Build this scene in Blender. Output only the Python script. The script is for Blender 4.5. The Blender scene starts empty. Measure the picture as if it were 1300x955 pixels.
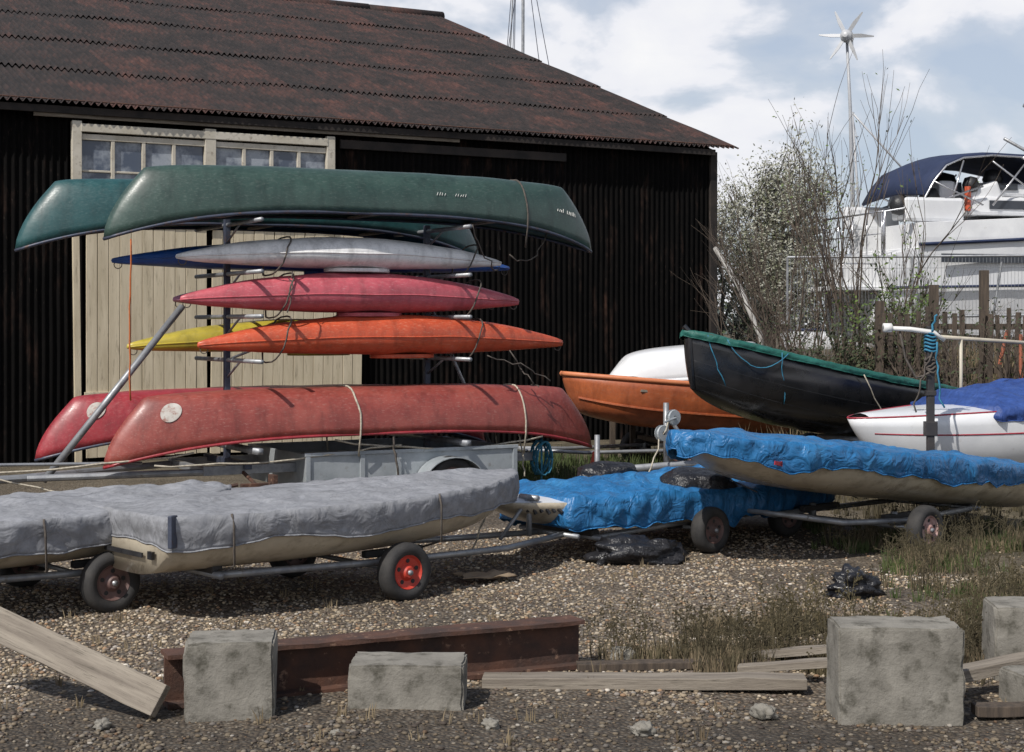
import bpy, math, random
import numpy as np
from mathutils import Vector, noise, Matrix, Euler
rnd = random.Random(11)
nr = np.random.RandomState(5)
scene = bpy.context.scene
scene.view_settings.view_transform = 'Standard'
scene.view_settings.look = 'None'
scene.view_settings.exposure = 0

# ------------------------------------------------------------------ helpers
def N3(x, y, z=0.0):
    return noise.noise(Vector((x, y, z)))
def ss(t):
    t = max(0.0, min(1.0, t)); return t*t*(3-2*t)
def lerp(a, b, t): return a+(b-a)*t

def ramp(nt, stops):
    r = nt.nodes.new('ShaderNodeValToRGB')
    e = r.color_ramp.elements
    while len(e) < len(stops): e.new(0.5)
    for i, (p, c) in enumerate(stops):
        e[i].position = p
        e[i].color = (c[0], c[1], c[2], 1) if not isinstance(c, (int, float)) else (c, c, c, 1)
    return r

def newmat(name):
    m = bpy.data.materials.new(name); m.use_nodes = True
    nt = m.node_tree; bs = nt.nodes['Principled BSDF']
    return m, nt, bs

def tex_noise(nt, vec, scale, detail=5, rough=0.6):
    n = nt.nodes.new('ShaderNodeTexNoise')
    n.inputs['Scale'].default_value = scale; n.inputs['Detail'].default_value = min(detail, 4)
    n.inputs['Roughness'].default_value = rough
    nt.links.new(vec, n.inputs['Vector']); return n
def mapping(nt, vec, sc, loc=(0, 0, 0)):
    m = nt.nodes.new('ShaderNodeMapping'); m.inputs['Scale'].default_value = sc
    m.inputs['Location'].default_value = loc
    nt.links.new(vec, m.inputs['Vector']); return m.outputs[0]
def mixc(nt, fac, a, b, mode='MIX'):
    m = nt.nodes.new('ShaderNodeMix'); m.data_type = 'RGBA'; m.blend_type = mode
    for sock, val in ((m.inputs[0], fac), (m.inputs[6], a), (m.inputs[7], b)):
        if isinstance(val, (int, float)): sock.default_value = val
        elif isinstance(val, tuple): sock.default_value = (val[0], val[1], val[2], 1)
        else: nt.links.new(val, sock)
    return m.outputs[2]
def math_(nt, op, a, b=None):
    m = nt.nodes.new('ShaderNodeMath'); m.operation = op
    for i, val in enumerate((a, b)):
        if val is None: continue
        if isinstance(val, (int, float)): m.inputs[i].default_value = val
        else: nt.links.new(val, m.inputs[i])
    return m.outputs[0]

def M(name, c1, c2=None, scale=4, rough=0.6, bump=0.15, bscale=30, metal=0.0, stretch=(1, 1, 1),
      lo=0.35, hi=0.65, dirt=None, dscale=14, dlo=0.55, dhi=0.75, bdist=0.01, coat=0.0, rvar=0.15):
    m, nt, bs = newmat(name)
    tc = nt.nodes.new('ShaderNodeTexCoord').outputs['Object']
    v = mapping(nt, tc, stretch)
    c2 = c2 or tuple(x*0.7 for x in c1)
    n1 = tex_noise(nt, v, scale)
    r = ramp(nt, [(lo, c1), (hi, c2)])
    nt.links.new(n1.outputs[0], r.inputs[0])
    col = r.outputs[0]
    if dirt:
        n2 = tex_noise(nt, v, dscale, 8, 0.7)
        r2 = ramp(nt, [(dlo, 0.0), (dhi, 1.0)])
        nt.links.new(n2.outputs[0], r2.inputs[0])
        col = mixc(nt, r2.outputs[0], col, dirt)
    nt.links.new(col, bs.inputs['Base Color'])
    if rvar and rough < .7:
        rr = ramp(nt, [(0.3, max(0, rough-rvar)), (0.7, min(1, rough+rvar))])
        nt.links.new(n1.outputs[0], rr.inputs[0]); nt.links.new(rr.outputs[0], bs.inputs['Roughness'])
    else: bs.inputs['Roughness'].default_value = rough
    bs.inputs['Metallic'].default_value = metal
    if coat: bs.inputs['Coat Weight'].default_value = coat; bs.inputs['Coat Roughness'].default_value = 0.2
    if bump:
        nb = tex_noise(nt, v, bscale, 4, 0.65)
        b = nt.nodes.new('ShaderNodeBump'); b.inputs['Strength'].default_value = bump
        b.inputs['Distance'].default_value = bdist
        nt.links.new(nb.outputs[0], b.inputs['Height']); nt.links.new(b.outputs[0], bs.inputs['Normal'])
    return m

def group(name, loc=(0, 0, 0), rz=0.0, ry=0.0, rx=0.0):
    e = bpy.data.objects.new(name, None)
    scene.collection.objects.link(e)
    e.location = loc; e.rotation_euler = (rx, ry, rz); e.empty_display_size = 0.3
    return e

class B:
    def __init__(s): s.v = []; s.f = []
    def add(s, v, f):
        o = len(s.v); s.v += [tuple(p) for p in v]; s.f += [tuple(i+o for i in q) for q in f]
    def box(s, c, d, rot=None):
        R = Euler(rot).to_matrix() if rot else None
        vs = []
        for x in (-.5, .5):
            for y in (-.5, .5):
                for z in (-.5, .5):
                    p = Vector((x*d[0], y*d[1], z*d[2]))
                    if R: p = R @ p
                    vs.append(p+Vector(c))
        s.add(vs, [(0, 1, 3, 2), (4, 6, 7, 5), (0, 4, 5, 1), (2, 3, 7, 6), (0, 2, 6, 4), (1, 5, 7, 3)])
    def tube(s, pts, r, n=6):
        pts = [Vector(p) for p in pts]; k = len(pts); vs = []; fs = []
        prev = None
        for i, p in enumerate(pts):
            d = (pts[min(i+1, k-1)]-pts[max(i-1, 0)])
            if d.length < 1e-9: d = Vector((0, 0, 1))
            d.normalize()
            if prev is None:
                up = Vector((0, 0, 1)) if abs(d.z) < .9 else Vector((1, 0, 0))
                a = d.cross(up).normalized()
            else:
                a = (prev-d*prev.dot(d))
                a = a.normalized() if a.length > 1e-6 else d.orthogonal().normalized()
            prev = a; b = d.cross(a)
            rr = r[i] if isinstance(r, (list, tuple)) else r
            for j in range(n):
                t = 2*math.pi*j/n
                vs.append(p+(a*math.cos(t)+b*math.sin(t))*rr)
        for i in range(k-1):
            for j in range(n):
                fs.append((i*n+j, i*n+(j+1) % n, (i+1)*n+(j+1) % n, (i+1)*n+j))
        if n > 3:
            fs.append(tuple(range(n-1, -1, -1))); fs.append(tuple((k-1)*n+j for j in range(n)))
        s.add(vs, fs)
    def lathe(s, c, axis, prof, n=28):
        ax = Vector(axis).normalized(); a = ax.orthogonal().normalized(); b = ax.cross(a)
        vs = []; fs = []; k = len(prof)
        for (h, r) in prof:
            for j in range(n):
                t = 2*math.pi*j/n
                vs.append(Vector(c)+ax*h+(a*math.cos(t)+b*math.sin(t))*r)
        for i in range(k-1):
            for j in range(n):
                fs.append((i*n+j, i*n+(j+1) % n, (i+1)*n+(j+1) % n, (i+1)*n+j))
        s.add(vs, fs)
    def grid(s, rows, closed=False):
        m = len(rows[0]); vs = [p for r in rows for p in r]; fs = []
        for i in range(len(rows)-1):
            for j in range(m-1 if not closed else m):
                k = (j+1) % m
                fs.append((i*m+j, i*m+k, (i+1)*m+k, (i+1)*m+j))
        s.add(vs, fs)
    def obj(s, name, mat, parent=None, smooth=False, bevel=0, solid=0, subsurf=0, recalc=False, loc=None):
        me = bpy.data.meshes.new(name); me.from_pydata(s.v, [], s.f); me.update()
        if recalc:
            import bmesh
            bm = bmesh.new(); bm.from_mesh(me); bmesh.ops.remove_doubles(bm, verts=bm.verts, dist=1e-5)
            bmesh.ops.recalc_face_normals(bm, faces=bm.faces); bm.to_mesh(me); bm.free()
        o = bpy.data.objects.new(name, me); scene.collection.objects.link(o)
        if mat: me.materials.append(mat)
        if smooth: me.polygons.foreach_set('use_smooth', [True]*len(me.polygons))
        if parent: o.parent = parent
        if loc: o.location = loc
        if solid:
            md = o.modifiers.new('sol', 'SOLIDIFY'); md.thickness = solid; md.offset = 0
        if bevel:
            md = o.modifiers.new('bev', 'BEVEL'); md.width = bevel; md.segments = 2; md.limit_method = 'ANGLE'
        return o

def sag(a, b, s=0.1, n=10, j=0.0):
    a = Vector(a); b = Vector(b); out = []
    for i in range(n+1):
        t = i/n; p = a.lerp(b, t); p.z -= s*4*t*(1-t)
        if j: p += Vector((N3(i*.7, a.x, 1), N3(i*.7, a.y, 4), N3(i*.7, a.z, 8)))*j
        out.append(p)
    return out

# ------------------------------------------------------------------ materials
galv = M('galvanised_steel', (.36, .37, .38), (.22, .23, .25), 6, .5, .1, 40, metal=.5, dirt=(.14, .11, .08), dlo=.58, dhi=.8)
galv_sheet = M('galvanised_sheet', (.42, .45, .47), (.28, .31, .33), 3, .5, .1, 40, metal=.25, dirt=(.16, .14, .11), dlo=.6, dhi=.85)
steel_dark = M('dark_steel', (.075, .09, .13), (.04, .045, .07), 5, .5, .1, 40, metal=.3, dirt=(.12, .06, .03))
rust = M('rusty_steel', (.10, .045, .028), (.045, .027, .022), 6, .85, .5, 35, dirt=(.25, .15, .10), dscale=14, dlo=.6, dhi=.70)
rubber = M('rubber', (.02, .02, .021), (.045, .042, .04), 6, .8, .2, 60)
hub_red = M('hub_red', (.60, .05, .03), (.42, .05, .03), 8, .5, .05)
hub_dull = M('hub_dull_red', (.16, .09, .08), (.09, .06, .055), 8, .6, .05)
hub_pale = M('hub_pale', (.5, .36, .33), (.3, .15, .13), 8, .6, .05)
black = M('black_plastic', (.015, .015, .017), (.03, .03, .033), 5, .4, .5, 14, bdist=.03)
black_bag = M('black_bag', (.012, .012, .014), (.022, .022, .026), 5, .38, .8, 9, bdist=.05)
rope_w = M('rope_pale', (.50, .45, .36), (.3, .27, .22), 30, .9, 0)
rope_d = M('rope_dark', (.06, .05, .045), (.11, .095, .08), 30, .9, 0)
rope_b = M('rope_blue', (.04, .22, .34), (.025, .13, .22), 30, .8, 0)
rope_o = M('rope_orange', (.5, .14, .04), (.36, .1, .03), 30, .8, 0)
concrete = M('concrete', (.24, .225, .195), (.145, .135, .115), 6, .9, .5, 55, dirt=(.07, .065, .05), dscale=11, dlo=.52, dhi=.70, bdist=.01)
wood_pale = M('weathered_wood', (.28, .245, .20), (.16, .135, .11), 3, .85, .4, 20, stretch=(.5, 8, 8), dirt=(.07, .06, .045))
wood_grey = M('fence_wood', (.10, .075, .055), (.045, .035, .028), 4, .9, .4, 20, stretch=(6, 6, .7))
white_paint = M('white_paint', (.74, .73, .70), (.62, .61, .58), 3, .45, .08, 20, dirt=(.35, .32, .27), dlo=.65, dhi=.9)
gelcoat_w = M('white_gelcoat', (.78, .79, .80), (.66, .67, .69), 2, .3, .0, 8, coat=.3, dirt=(.42, .39, .35), dlo=.62, dhi=.95)
gelcoat_c = M('cream_gelcoat', (.56, .50, .39), (.44, .38, .29), 2, .35, .0, 8, coat=.3, dirt=(.20, .16, .11), dscale=6, dlo=.5, dhi=.82)
hull_black = M('black_hull', (.010, .011, .013), (.022, .022, .024), 3, .3, .0, 8, coat=.3, dirt=(.06, .055, .05), dlo=.66, dhi=.9)
navy = M('navy_canvas', (.012, .022, .06), (.02, .032, .08), 4, .8, .2, 30)
glass_dark = M('dark_glass', (.02, .025, .035), (.04, .045, .055), 2, .1, 0, rvar=.05)
red_stripe = M('red_stripe', (.36, .03, .05), None, 4, .4, 0)
cone_mat = M('cone_orange', (.6, .08, .03), (.45, .07, .03), 6, .5, .0)
cardboard = M('cardboard', (.32, .24, .16), (.24, .18, .12), 6, .9, .2)

def fabric(name, c1, c2, c3, wr=.5, rough=.75, wscale=5):
    m, nt, bs = newmat(name)
    tc = nt.nodes.new('ShaderNodeTexCoord').outputs['Object']
    n1 = tex_noise(nt, tc, 2.2, 4, .65); r = ramp(nt, [(.3, c1), (.55, c2), (.75, c3)])
    nt.links.new(n1.outputs[0], r.inputs[0])
    n4 = tex_noise(nt, tc, 18, 4, .7); r4 = ramp(nt, [(.32, .72), (.6, 1.0)])
    nt.links.new(n4.outputs[0], r4.inputs[0])
    nt.links.new(mixc(nt, 1.0, r.outputs[0], r4.outputs[0], 'MULTIPLY'), bs.inputs['Base Color'])
    bs.inputs['Roughness'].default_value = rough
    n2 = tex_noise(nt, mapping(nt, tc, (1, 1.8, 1)), wscale, 3, .5); n2.inputs['Distortion'].default_value = 1.2
    b = nt.nodes.new('ShaderNodeBump'); b.inputs['Strength'].default_value = wr; b.inputs['Distance'].default_value = .05
    nt.links.new(n2.outputs[0], b.inputs['Height']); nt.links.new(b.outputs[0], bs.inputs['Normal'])
    return m
cover_grey = fabric('grey_canvas', (.215, .22, .235), (.27, .277, .30), (.32, .327, .345), .6, .85)
tarp_blue = fabric('blue_tarp', (.015, .12, .30), (.025, .165, .39), (.05, .23, .46), .9, .45, 6)
cover_royal = fabric('royal_blue_cover', (.02, .05, .20), (.03, .075, .27), (.05, .10, .3), .6, .6)
cover_green = fabric('green_cover', (.01, .09, .07), (.015, .13, .105), (.025, .17, .14), .5, .6)

def hullmat(name, c1, c2, scuff, rough=.42, sc_amt=.8):
    m, nt, bs = newmat(name)
    tc = nt.nodes.new('ShaderNodeTexCoord').outputs['Object']
    n1 = tex_noise(nt, mapping(nt, tc, (.8, 2, 2)), 2.2, 4, .6); r = ramp(nt, [(.35, c1), (.68, c2)])
    nt.links.new(n1.outputs[0], r.inputs[0])
    n2 = tex_noise(nt, mapping(nt, tc, (3, 14, 14)), 6, 4, .75); r2 = ramp(nt, [(.54, 0.0), (.76, sc_amt)])
    nt.links.new(n2.outputs[0], r2.inputs[0])
    col = mixc(nt, r2.outputs[0], r.outputs[0], scuff)
    n5 = tex_noise(nt, mapping(nt, tc, (2.2, 2.2, .7)), 3.2, 4, .7); r5 = ramp(nt, [(.3, .66), (.55, 1.0)])
    nt.links.new(n5.outputs[0], r5.inputs[0])
    nt.links.new(mixc(nt, 1.0, col, r5.outputs[0], 'MULTIPLY'), bs.inputs['Base Color'])
    rr = ramp(nt, [(.3, rough-.12), (.7, rough+.25)]); nt.links.new(n2.outputs[0], rr.inputs[0])
    nt.links.new(rr.outputs[0], bs.inputs['Roughness'])
    bs.inputs['Coat Weight'].default_value = .25; bs.inputs['Coat Roughness'].default_value = .3
    n3 = tex_noise(nt, tc, 7, 2, .6)
    b = nt.nodes.new('ShaderNodeBump'); b.inputs['Strength'].default_value = .25; b.inputs['Distance'].default_value = .02
    nt.links.new(n3.outputs[0], b.inputs['Height']); nt.links.new(b.outputs[0], bs.inputs['Normal'])
    return m
c_green = hullmat('canoe_green', (.026, .056, .046), (.038, .076, .062), (.12, .16, .145), .42)
c_teal = hullmat('canoe_teal', (.012, .062, .066), (.018, .082, .086), (.08, .14, .14), .42)
c_red = hullmat('canoe_red', (.23, .042, .033), (.31, .07, .052), (.38, .19, .16), .45, .9)
c_crimson = hullmat('canoe_crimson', (.29, .024, .034), (.35, .035, .045), (.40, .16, .15))
k_white = hullmat('kayak_white', (.84, .83, .82), (.78, .77, .76), (.5, .48, .47))
k_blue = hullmat('kayak_blue', (.01, .06, .28), (.015, .09, .34), (.1, .18, .4))
k_pink = hullmat('kayak_pink', (.52, .10, .125), (.44, .08, .105), (.6, .3, .31), .45, .9)
k_lilac = hullmat('kayak_lilac', (.36, .14, .22), (.3, .12, .2), (.4, .26, .3))
k_orange = hullmat('kayak_orange', (.58, .09, .032), (.48, .075, .03), (.6, .28, .17), .45, .9)
k_yellow = hullmat('kayak_yellow', (.50, .40, .04), (.38, .31, .04), (.33, .28, .1))
o_orange = hullmat('dinghy_orange', (.46, .12, .04), (.30, .075, .03), (.34, .17, .10))

# ------------------------------------------------------------------ ground
def gh(x, y):
    h = 1.0*ss((y-19.5)/3.5)*ss((x-3.3)/2.2)
    if abs(x) < 14 and y < 30: h += .03*N3(x*.7, y*.7, 5)
    return h
def ground_material():
    m, nt, bs = newmat('gravel_ground')
    geo = nt.nodes.new('ShaderNodeNewGeometry').outputs['Position']
    sx = nt.nodes.new('ShaderNodeSeparateXYZ'); nt.links.new(geo, sx.inputs[0])
    vo = nt.nodes.new('ShaderNodeTexVoronoi'); vo.inputs['Scale'].default_value = 46
    nt.links.new(geo, vo.inputs['Vector'])
    g = ramp(nt, [(0, (.10, .075, .05)), (.3, (.20, .15, .105)), (.6, (.30, .235, .165)), (.85, (.22, .19, .155)), (1, (.45, .39, .31))])
    sc = nt.nodes.new('ShaderNodeSeparateColor'); nt.links.new(vo.outputs['Color'], sc.inputs[0])
    nt.links.new(sc.outputs[0], g.inputs[0])
    dk = ramp(nt, [(.2, 1.0), (.75, .35)]); nt.links.new(vo.outputs['Distance'], dk.inputs[0])
    big = tex_noise(nt, geo, .55, 4, .6); bg = ramp(nt, [(.35, .6), (.65, 1.05)]); nt.links.new(big.outputs[0], bg.inputs[0])
    col = mixc(nt, 1.0, g.outputs[0], dk.outputs[0], 'MULTIPLY')
    col = mixc(nt, 1.0, col, bg.outputs[0], 'MULTIPLY')
    sn = tex_noise(nt, geo, 3.0, 4, .7); so = ramp(nt, [(.35, (.05, .042, .024)), (.5, (.095, .078, .048)), (.65, (.16, .13, .085))])
    nt.links.new(sn.outputs[0], so.inputs[0])
    n9 = tex_noise(nt, geo, 1.3, 4, .6)
    mx = math_(nt, 'ADD', sx.outputs[0], math_(nt, 'MULTIPLY', math_(nt, 'SUBTRACT', n9.outputs[0], .5), 3.4))
    mr = nt.nodes.new('ShaderNodeMapRange'); mr.inputs[1].default_value = 2.7; mr.inputs[2].default_value = 4.0
    nt.links.new(mx, mr.inputs[0])
    col = mixc(nt, mr.outputs[0], col, so.outputs[0])
    far = nt.nodes.new('ShaderNodeMapRange'); far.inputs[1].default_value = 16; far.inputs[2].default_value = 22
    nt.links.new(sx.outputs[1], far.inputs[0]); col = mixc(nt, far.outputs[0], col, so.outputs[0])
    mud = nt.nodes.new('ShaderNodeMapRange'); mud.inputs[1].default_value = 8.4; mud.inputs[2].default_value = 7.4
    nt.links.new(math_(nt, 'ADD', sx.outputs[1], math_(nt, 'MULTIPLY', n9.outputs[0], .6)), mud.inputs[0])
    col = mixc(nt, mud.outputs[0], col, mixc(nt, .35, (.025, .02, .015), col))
    nt.links.new(col, bs.inputs['Base Color']); bs.inputs['Roughness'].default_value = .9
    b = nt.nodes.new('ShaderNodeBump'); b.inputs['Strength'].default_value = .9; b.inputs['Distance'].default_value = .02
    inv = math_(nt, 'SUBTRACT', 1.0, vo.outputs['Distance'])
    nt.links.new(inv, b.inputs['Height'])
    nt.links.new(b.outputs[0], bs.inputs['Normal'])
    return m
xs = [-900, -400, -150, -60, -30, -18]+[x*.25 for x in range(-48, 61)]+[20, 30, 60, 150, 400, 900]
ys = [-60, -20, 0, 3]+[5+i*.2 for i in range(0, 95)]+[24.5+i for i in range(12)]+[40, 60, 100, 200, 500, 1500]
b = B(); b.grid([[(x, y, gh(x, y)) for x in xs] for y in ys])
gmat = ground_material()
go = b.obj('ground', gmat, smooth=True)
if go.data.polygons[0].normal.z < 0: go.data.flip_normals()

def pebbles():
    t = (1+5**.5)/2
    iv = np.array([(-1, t, 0), (1, t, 0), (-1, -t, 0), (1, -t, 0), (0, -1, t), (0, 1, t), (0, -1, -t), (0, 1, -t), (t, 0, -1), (t, 0, 1), (-t, 0, -1), (-t, 0, 1)], float)
    iv /= np.linalg.norm(iv[0])
    fc = np.array([(0, 11, 5), (0, 5, 1), (0, 1, 7), (0, 7, 10), (0, 10, 11), (1, 5, 9), (5, 11, 4), (11, 10, 2), (10, 7, 6), (7, 1, 8), (3, 9, 4), (3, 4, 2), (3, 2, 6), (3, 6, 8), (3, 8, 9), (4, 9, 5), (2, 4, 11), (6, 2, 10), (8, 6, 7), (9, 8, 1)])
    pts = []
    while len(pts) < 42000:
        y = 6.7+7.8*(rnd.random()**1.15); x = rnd.uniform(-.36*y, .36*y)
        if x > 2.9+1.2*N3(x, y) and rnd.random() < .85: continue
        if N3(x*1.3, y*1.3, 9) < -.25 and rnd.random() < .6: continue
        if y < 8.3 and N3(x*1.8, y*1.8, 4) < .15 and rnd.random() < .8: continue
        pts.append((x, y, gh(x, y)))
    pts = np.array(pts); n = len(pts)
    size = .005+.011*nr.rand(n)**2
    sc = np.stack([size*(.8+.7*nr.rand(n)), size*(.8+.5*nr.rand(n)), size*(.45+.3*nr.rand(n))], 1)
    a = nr.rand(n)*6.28; ca, sa = np.cos(a), np.sin(a)
    v = iv[None]*sc[:, None, :]*(1+.25*(nr.rand(n, 12, 1)-.5))
    x = v[..., 0]*ca[:, None]-v[..., 1]*sa[:, None]; y = v[..., 0]*sa[:, None]+v[..., 1]*ca[:, None]
    V = np.stack([x+pts[:, 0:1], y+pts[:, 1:2], v[..., 2]+pts[:, 2:3]+sc[:, 2:3]*.5], -1).reshape(-1, 3)
    F = (fc[None]+np.arange(n)[:, None, None]*12).reshape(-1, 3)
    me = bpy.data.meshes.new('gravel'); me.vertices.add(len(V)); me.vertices.foreach_set('co', V.ravel())
    me.loops.add(F.size); me.loops.foreach_set('vertex_index', F.ravel().astype(np.int32))
    me.polygons.add(len(F)); me.polygons.foreach_set('loop_start', np.arange(0, F.size, 3, dtype=np.int32))
    me.polygons.foreach_set('use_smooth', np.ones(len(F), bool))
    pal = np.array([(.32, .255, .175), (.235, .18, .12), (.40, .34, .26), (.13, .10, .08), (.27, .24, .21), (.54, .49, .42), (.27, .17, .10)])
    big = np.array([.74+.5*(N3(p[0]*.55, p[1]*.55, 3)+.5) for p in pts])[:, None]
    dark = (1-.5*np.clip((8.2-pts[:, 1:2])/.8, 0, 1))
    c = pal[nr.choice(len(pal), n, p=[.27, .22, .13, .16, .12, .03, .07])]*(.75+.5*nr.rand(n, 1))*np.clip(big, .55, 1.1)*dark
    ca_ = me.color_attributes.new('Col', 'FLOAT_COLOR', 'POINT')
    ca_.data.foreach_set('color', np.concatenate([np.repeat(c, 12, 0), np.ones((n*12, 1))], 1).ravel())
    me.update(calc_edges=True); me.validate()
    o = bpy.data.objects.new('gravel', me); scene.collection.objects.link(o)
    m, nt, bs = newmat('pebble'); at = nt.nodes.new('ShaderNodeAttribute'); at.attribute_name = 'Col'
    nt.links.new(at.outputs['Color'], bs.inputs['Base Color']); bs.inputs['Roughness'].default_value = .85
    me.materials.append(m)
pebbles()

# ------------------------------------------------------------------ shed
SA = math.atan2(.487, .872)
shed = group('corrugated_boat_shed', (3.4, 26.7, 0), SA)
def roof_mat():
    m, nt, bs = newmat('rusty_roof')
    tc = nt.nodes.new('ShaderNodeTexCoord').outputs['Object']
    n1 = tex_noise(nt, mapping(nt, tc, (1.3, .9, .9)), 2.0, 4, .75)
    r = ramp(nt, [(.34, (.012, .0095, .0095)), (.48, (.024, .0165, .015)), (.60, (.048, .023, .019)), (.78, (.085, .034, .025))])
    vo = nt.nodes.new('ShaderNodeTexVoronoi'); vo.inputs['Randomness'].default_value = 0; vo.inputs['Scale'].default_value = 1
    nt.links.new(mapping(nt, tc, (1/.92, 1/2.2, 0)), vo.inputs['Vector'])
    sc = nt.nodes.new('ShaderNodeSeparateColor'); nt.links.new(vo.outputs['Color'], sc.inputs[0])
    f = math_(nt, 'ADD', n1.outputs[0], math_(nt, 'MULTIPLY', math_(nt, 'SUBTRACT', sc.outputs[0], .5), .18))
    nt.links.new(f, r.inputs[0])
    n2 = tex_noise(nt, mapping(nt, tc, (1, .4, .4)), 14, 4, .75); r2 = ramp(nt, [(.3, .4), (.7, 1.35)]); nt.links.new(n2.outputs[0], r2.inputs[0])
    n7 = tex_noise(nt, mapping(nt, tc, (8, .6, .6)), 2, 4, .7); r7 = ramp(nt, [(.62, 0.0), (.8, .4)]); nt.links.new(n7.outputs[0], r7.inputs[0])
    c = mixc(nt, r7.outputs[0], r.outputs[0], (.08, .065, .06))
    nt.links.new(mixc(nt, 1.0, c, r2.outputs[0], 'MULTIPLY'), bs.inputs['Base Color'])
    bs.inputs['Roughness'].default_value = .85
    return m
def wall_mat():
    m, nt, bs = newmat('tarred_wall')
    tc = nt.nodes.new('ShaderNodeTexCoord').outputs['Object']
    n1 = tex_noise(nt, mapping(nt, tc, (2.0, 1, .6)), 1.3, 4, .8)
    r = ramp(nt, [(.44, (.0022, .002, .002)), (.55, (.0038, .0032, .003)), (.64, (.015, .009, .007)), (.78, (.055, .028, .020))])
    nt.links.new(n1.outputs[0], r.inputs[0])
    n2 = tex_noise(nt, mapping(nt, tc, (12, 1, 2.5)), 3, 4, .75); r2 = ramp(nt, [(.60, 0.0), (.76, .55)]); nt.links.new(n2.outputs[0], r2.inputs[0])
    n8 = tex_noise(nt, mapping(nt, tc, (.5, 1, .5)), 1.5, 3, .6); r8 = ramp(nt, [(.45, 0.0), (.65, 1.0)]); nt.links.new(n8.outputs[0], r8.inputs[0])
    nt.links.new(mixc(nt, math_(nt, 'MULTIPLY', r2.outputs[0], r8.outputs[0]), r.outputs[0], (.12, .085, .068)), bs.inputs['Base Color'])
    bs.inputs['Roughness'].default_value = .9; bs.inputs['Specular IOR Level'].default_value = .12
    return m
RM, WM = roof_mat(), wall_mat()
pitch = .1; amp = .026; slope = 4.12/11.25
def roofrows():
    b = B(); nx = int(20.7/(pitch/6)); L = 11.25; nrow = 5; ln = L/nrow
    for k in range(nrow):
        rows = []
        s0 = k*ln-(.14 if k else 0); s1 = (k+1)*ln
        for q in range(5):
            s = lerp(s0, s1, q/4); row = []
            for i in range(nx+1):
                x = -20.35+i*pitch/6
                ph = math.sin(2*math.pi*i/6)*amp
                sheet = math.floor(x/.92)
                lift = .012*k+.03*N3(x*.5, s*.5, 3)+.016*N3(sheet*3.1, k*5.7, 1)+(.02*(1-q/4))
                sy = s
                if q == 0: sy -= .09*(N3(sheet*1.7, k*2.9, 7)+.3)
                row.append((x, -.25+sy, 4.85+sy*slope+ph+lift))
            rows.append(row)
        b.grid(rows)
    return b
roofrows().obj('roof_front_slope', RM, shed, smooth=True)
b = B(); b.grid([[(x, y, z) for x in (-20.35, .33)] for y, z in ((22.25, 4.85), (11.0, 8.97))]); b.obj('roof_back_slope', RM, shed)
b = B()
for i in range(11):
    x0 = -20.3+i*1.88; b.tube([(x0, 11, 8.99+.03*N3(i, 2)), (x0+1.9, 11, 9.0+.03*N3(i, 5))], .13, 10)
b.obj('ridge_cap', RM, shed, smooth=True)
b = B(); nx = int(20/(pitch/6)); rows = []
for z in (-.1, .8, 1.6, 2.4, 3.2, 4.0, 4.85):
    rows.append([(-20+i*pitch/6, .0+math.sin(2*math.pi*i/6)*.02+.03*N3(i*.02, z)+.012*N3(math.floor(i/55)*2.3, 1), z) for i in range(nx+1)])
b.grid(rows); b.obj('front_wall', WM, shed, smooth=True)
b = B()
for x in (-.0, -20):
    b.add([(x, 0, -.1), (x, 22, -.1), (x, 22, 4.85), (x, 11, 8.9), (x, 0, 4.85)], [(0, 1, 2, 3, 4)])
b.add([(-20, 22, -.1), (0, 22, -.1), (0, 22, 4.85), (-20, 22, 4.85)], [(0, 1, 2, 3)])
b.obj('end_walls', WM, shed)
b = B(); b.box((-.02, -.04, 2.4), (.14, .06, 4.8)); b.box((-4.9, -.07, 4.55), (3.9, .05, .13)); b.box((-10.2, -.2, 4.77), (20.2, .05, .1))
b.obj('wall_trim', M('black_trim', (.012, .010, .009), (.032, .024, .02), 4, .85, .3), shed, bevel=.005)
b = B(); b.tube([(-20, -.235, 4.90), (.25, -.235, 4.90)], .012)
b.obj('eave_edge', rust, shed)
b = B(); b.box((-8.1, -.14, 4.70), (6.4, .04, .05)); b.obj('trim_board', wood_pale, shed, bevel=.004)
cream = M('cream_boards', (.60, .52, .38), (.47, .40, .28), 1.6, .75, .25, 25, stretch=(5, 5, .6), dirt=(.2, .16, .11), dscale=5, dlo=.56, dhi=.8)
b = B()
for x, w in ((-10.73, .13), (-8.86, .16), (-7.03, .13)): b.box((x, -.13, 3.93), (w, .09, 1.42))
b.box((-8.88, -.132, 4.55), (3.6, .1, .11)); b.box((-8.88, -.115, 4.43), (3.56, .06, .08)); b.box((-8.88, -.13, 3.42), (3.62, .10, .22))
for x0, x1 in ((-10.66, -8.95), (-8.77, -7.1)):
    for k in range(1, 4): b.box((lerp(x0, x1, k/4), -.115, 3.97), (.05, .05, .86))
    b.box(((x0+x1)/2, -.108, 3.97), (x1-x0, .035, .03))
b.obj('door_frame', M('frame_paint', (.56, .52, .44), (.44, .4, .32), 3, .6, .2, 25, dirt=(.2, .16, .12), dlo=.56, dhi=.78), shed, bevel=.006)
b = B(); b.box((-9.8, -.088, 3.97), (1.7, .012, .88)); b.box((-7.93, -.088, 3.97), (1.66, .012, .88))
b.obj('door_windows', M('painted_reflection_glass', (.06, .08, .12), (.30, .33, .37), 2.5, .2, .0, lo=.42, hi=.58), shed)  # pale patches in the glass colour stand in for reflections on the panes
b = B()
x = -10.6
while x < -6.7:
    w = .155; tilt = .0 if x < -8.9 else .012
    b.box((x+w/2+(0 if x < -8.9 else .06), -.11-.006*rnd.random(), 1.72), (w-.008, .03, 3.3+.04*rnd.random()), (0, tilt+.003*rnd.uniform(-1, 1), 0)); x += w
b.obj('door_boards', cream, shed, bevel=.004)
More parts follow.
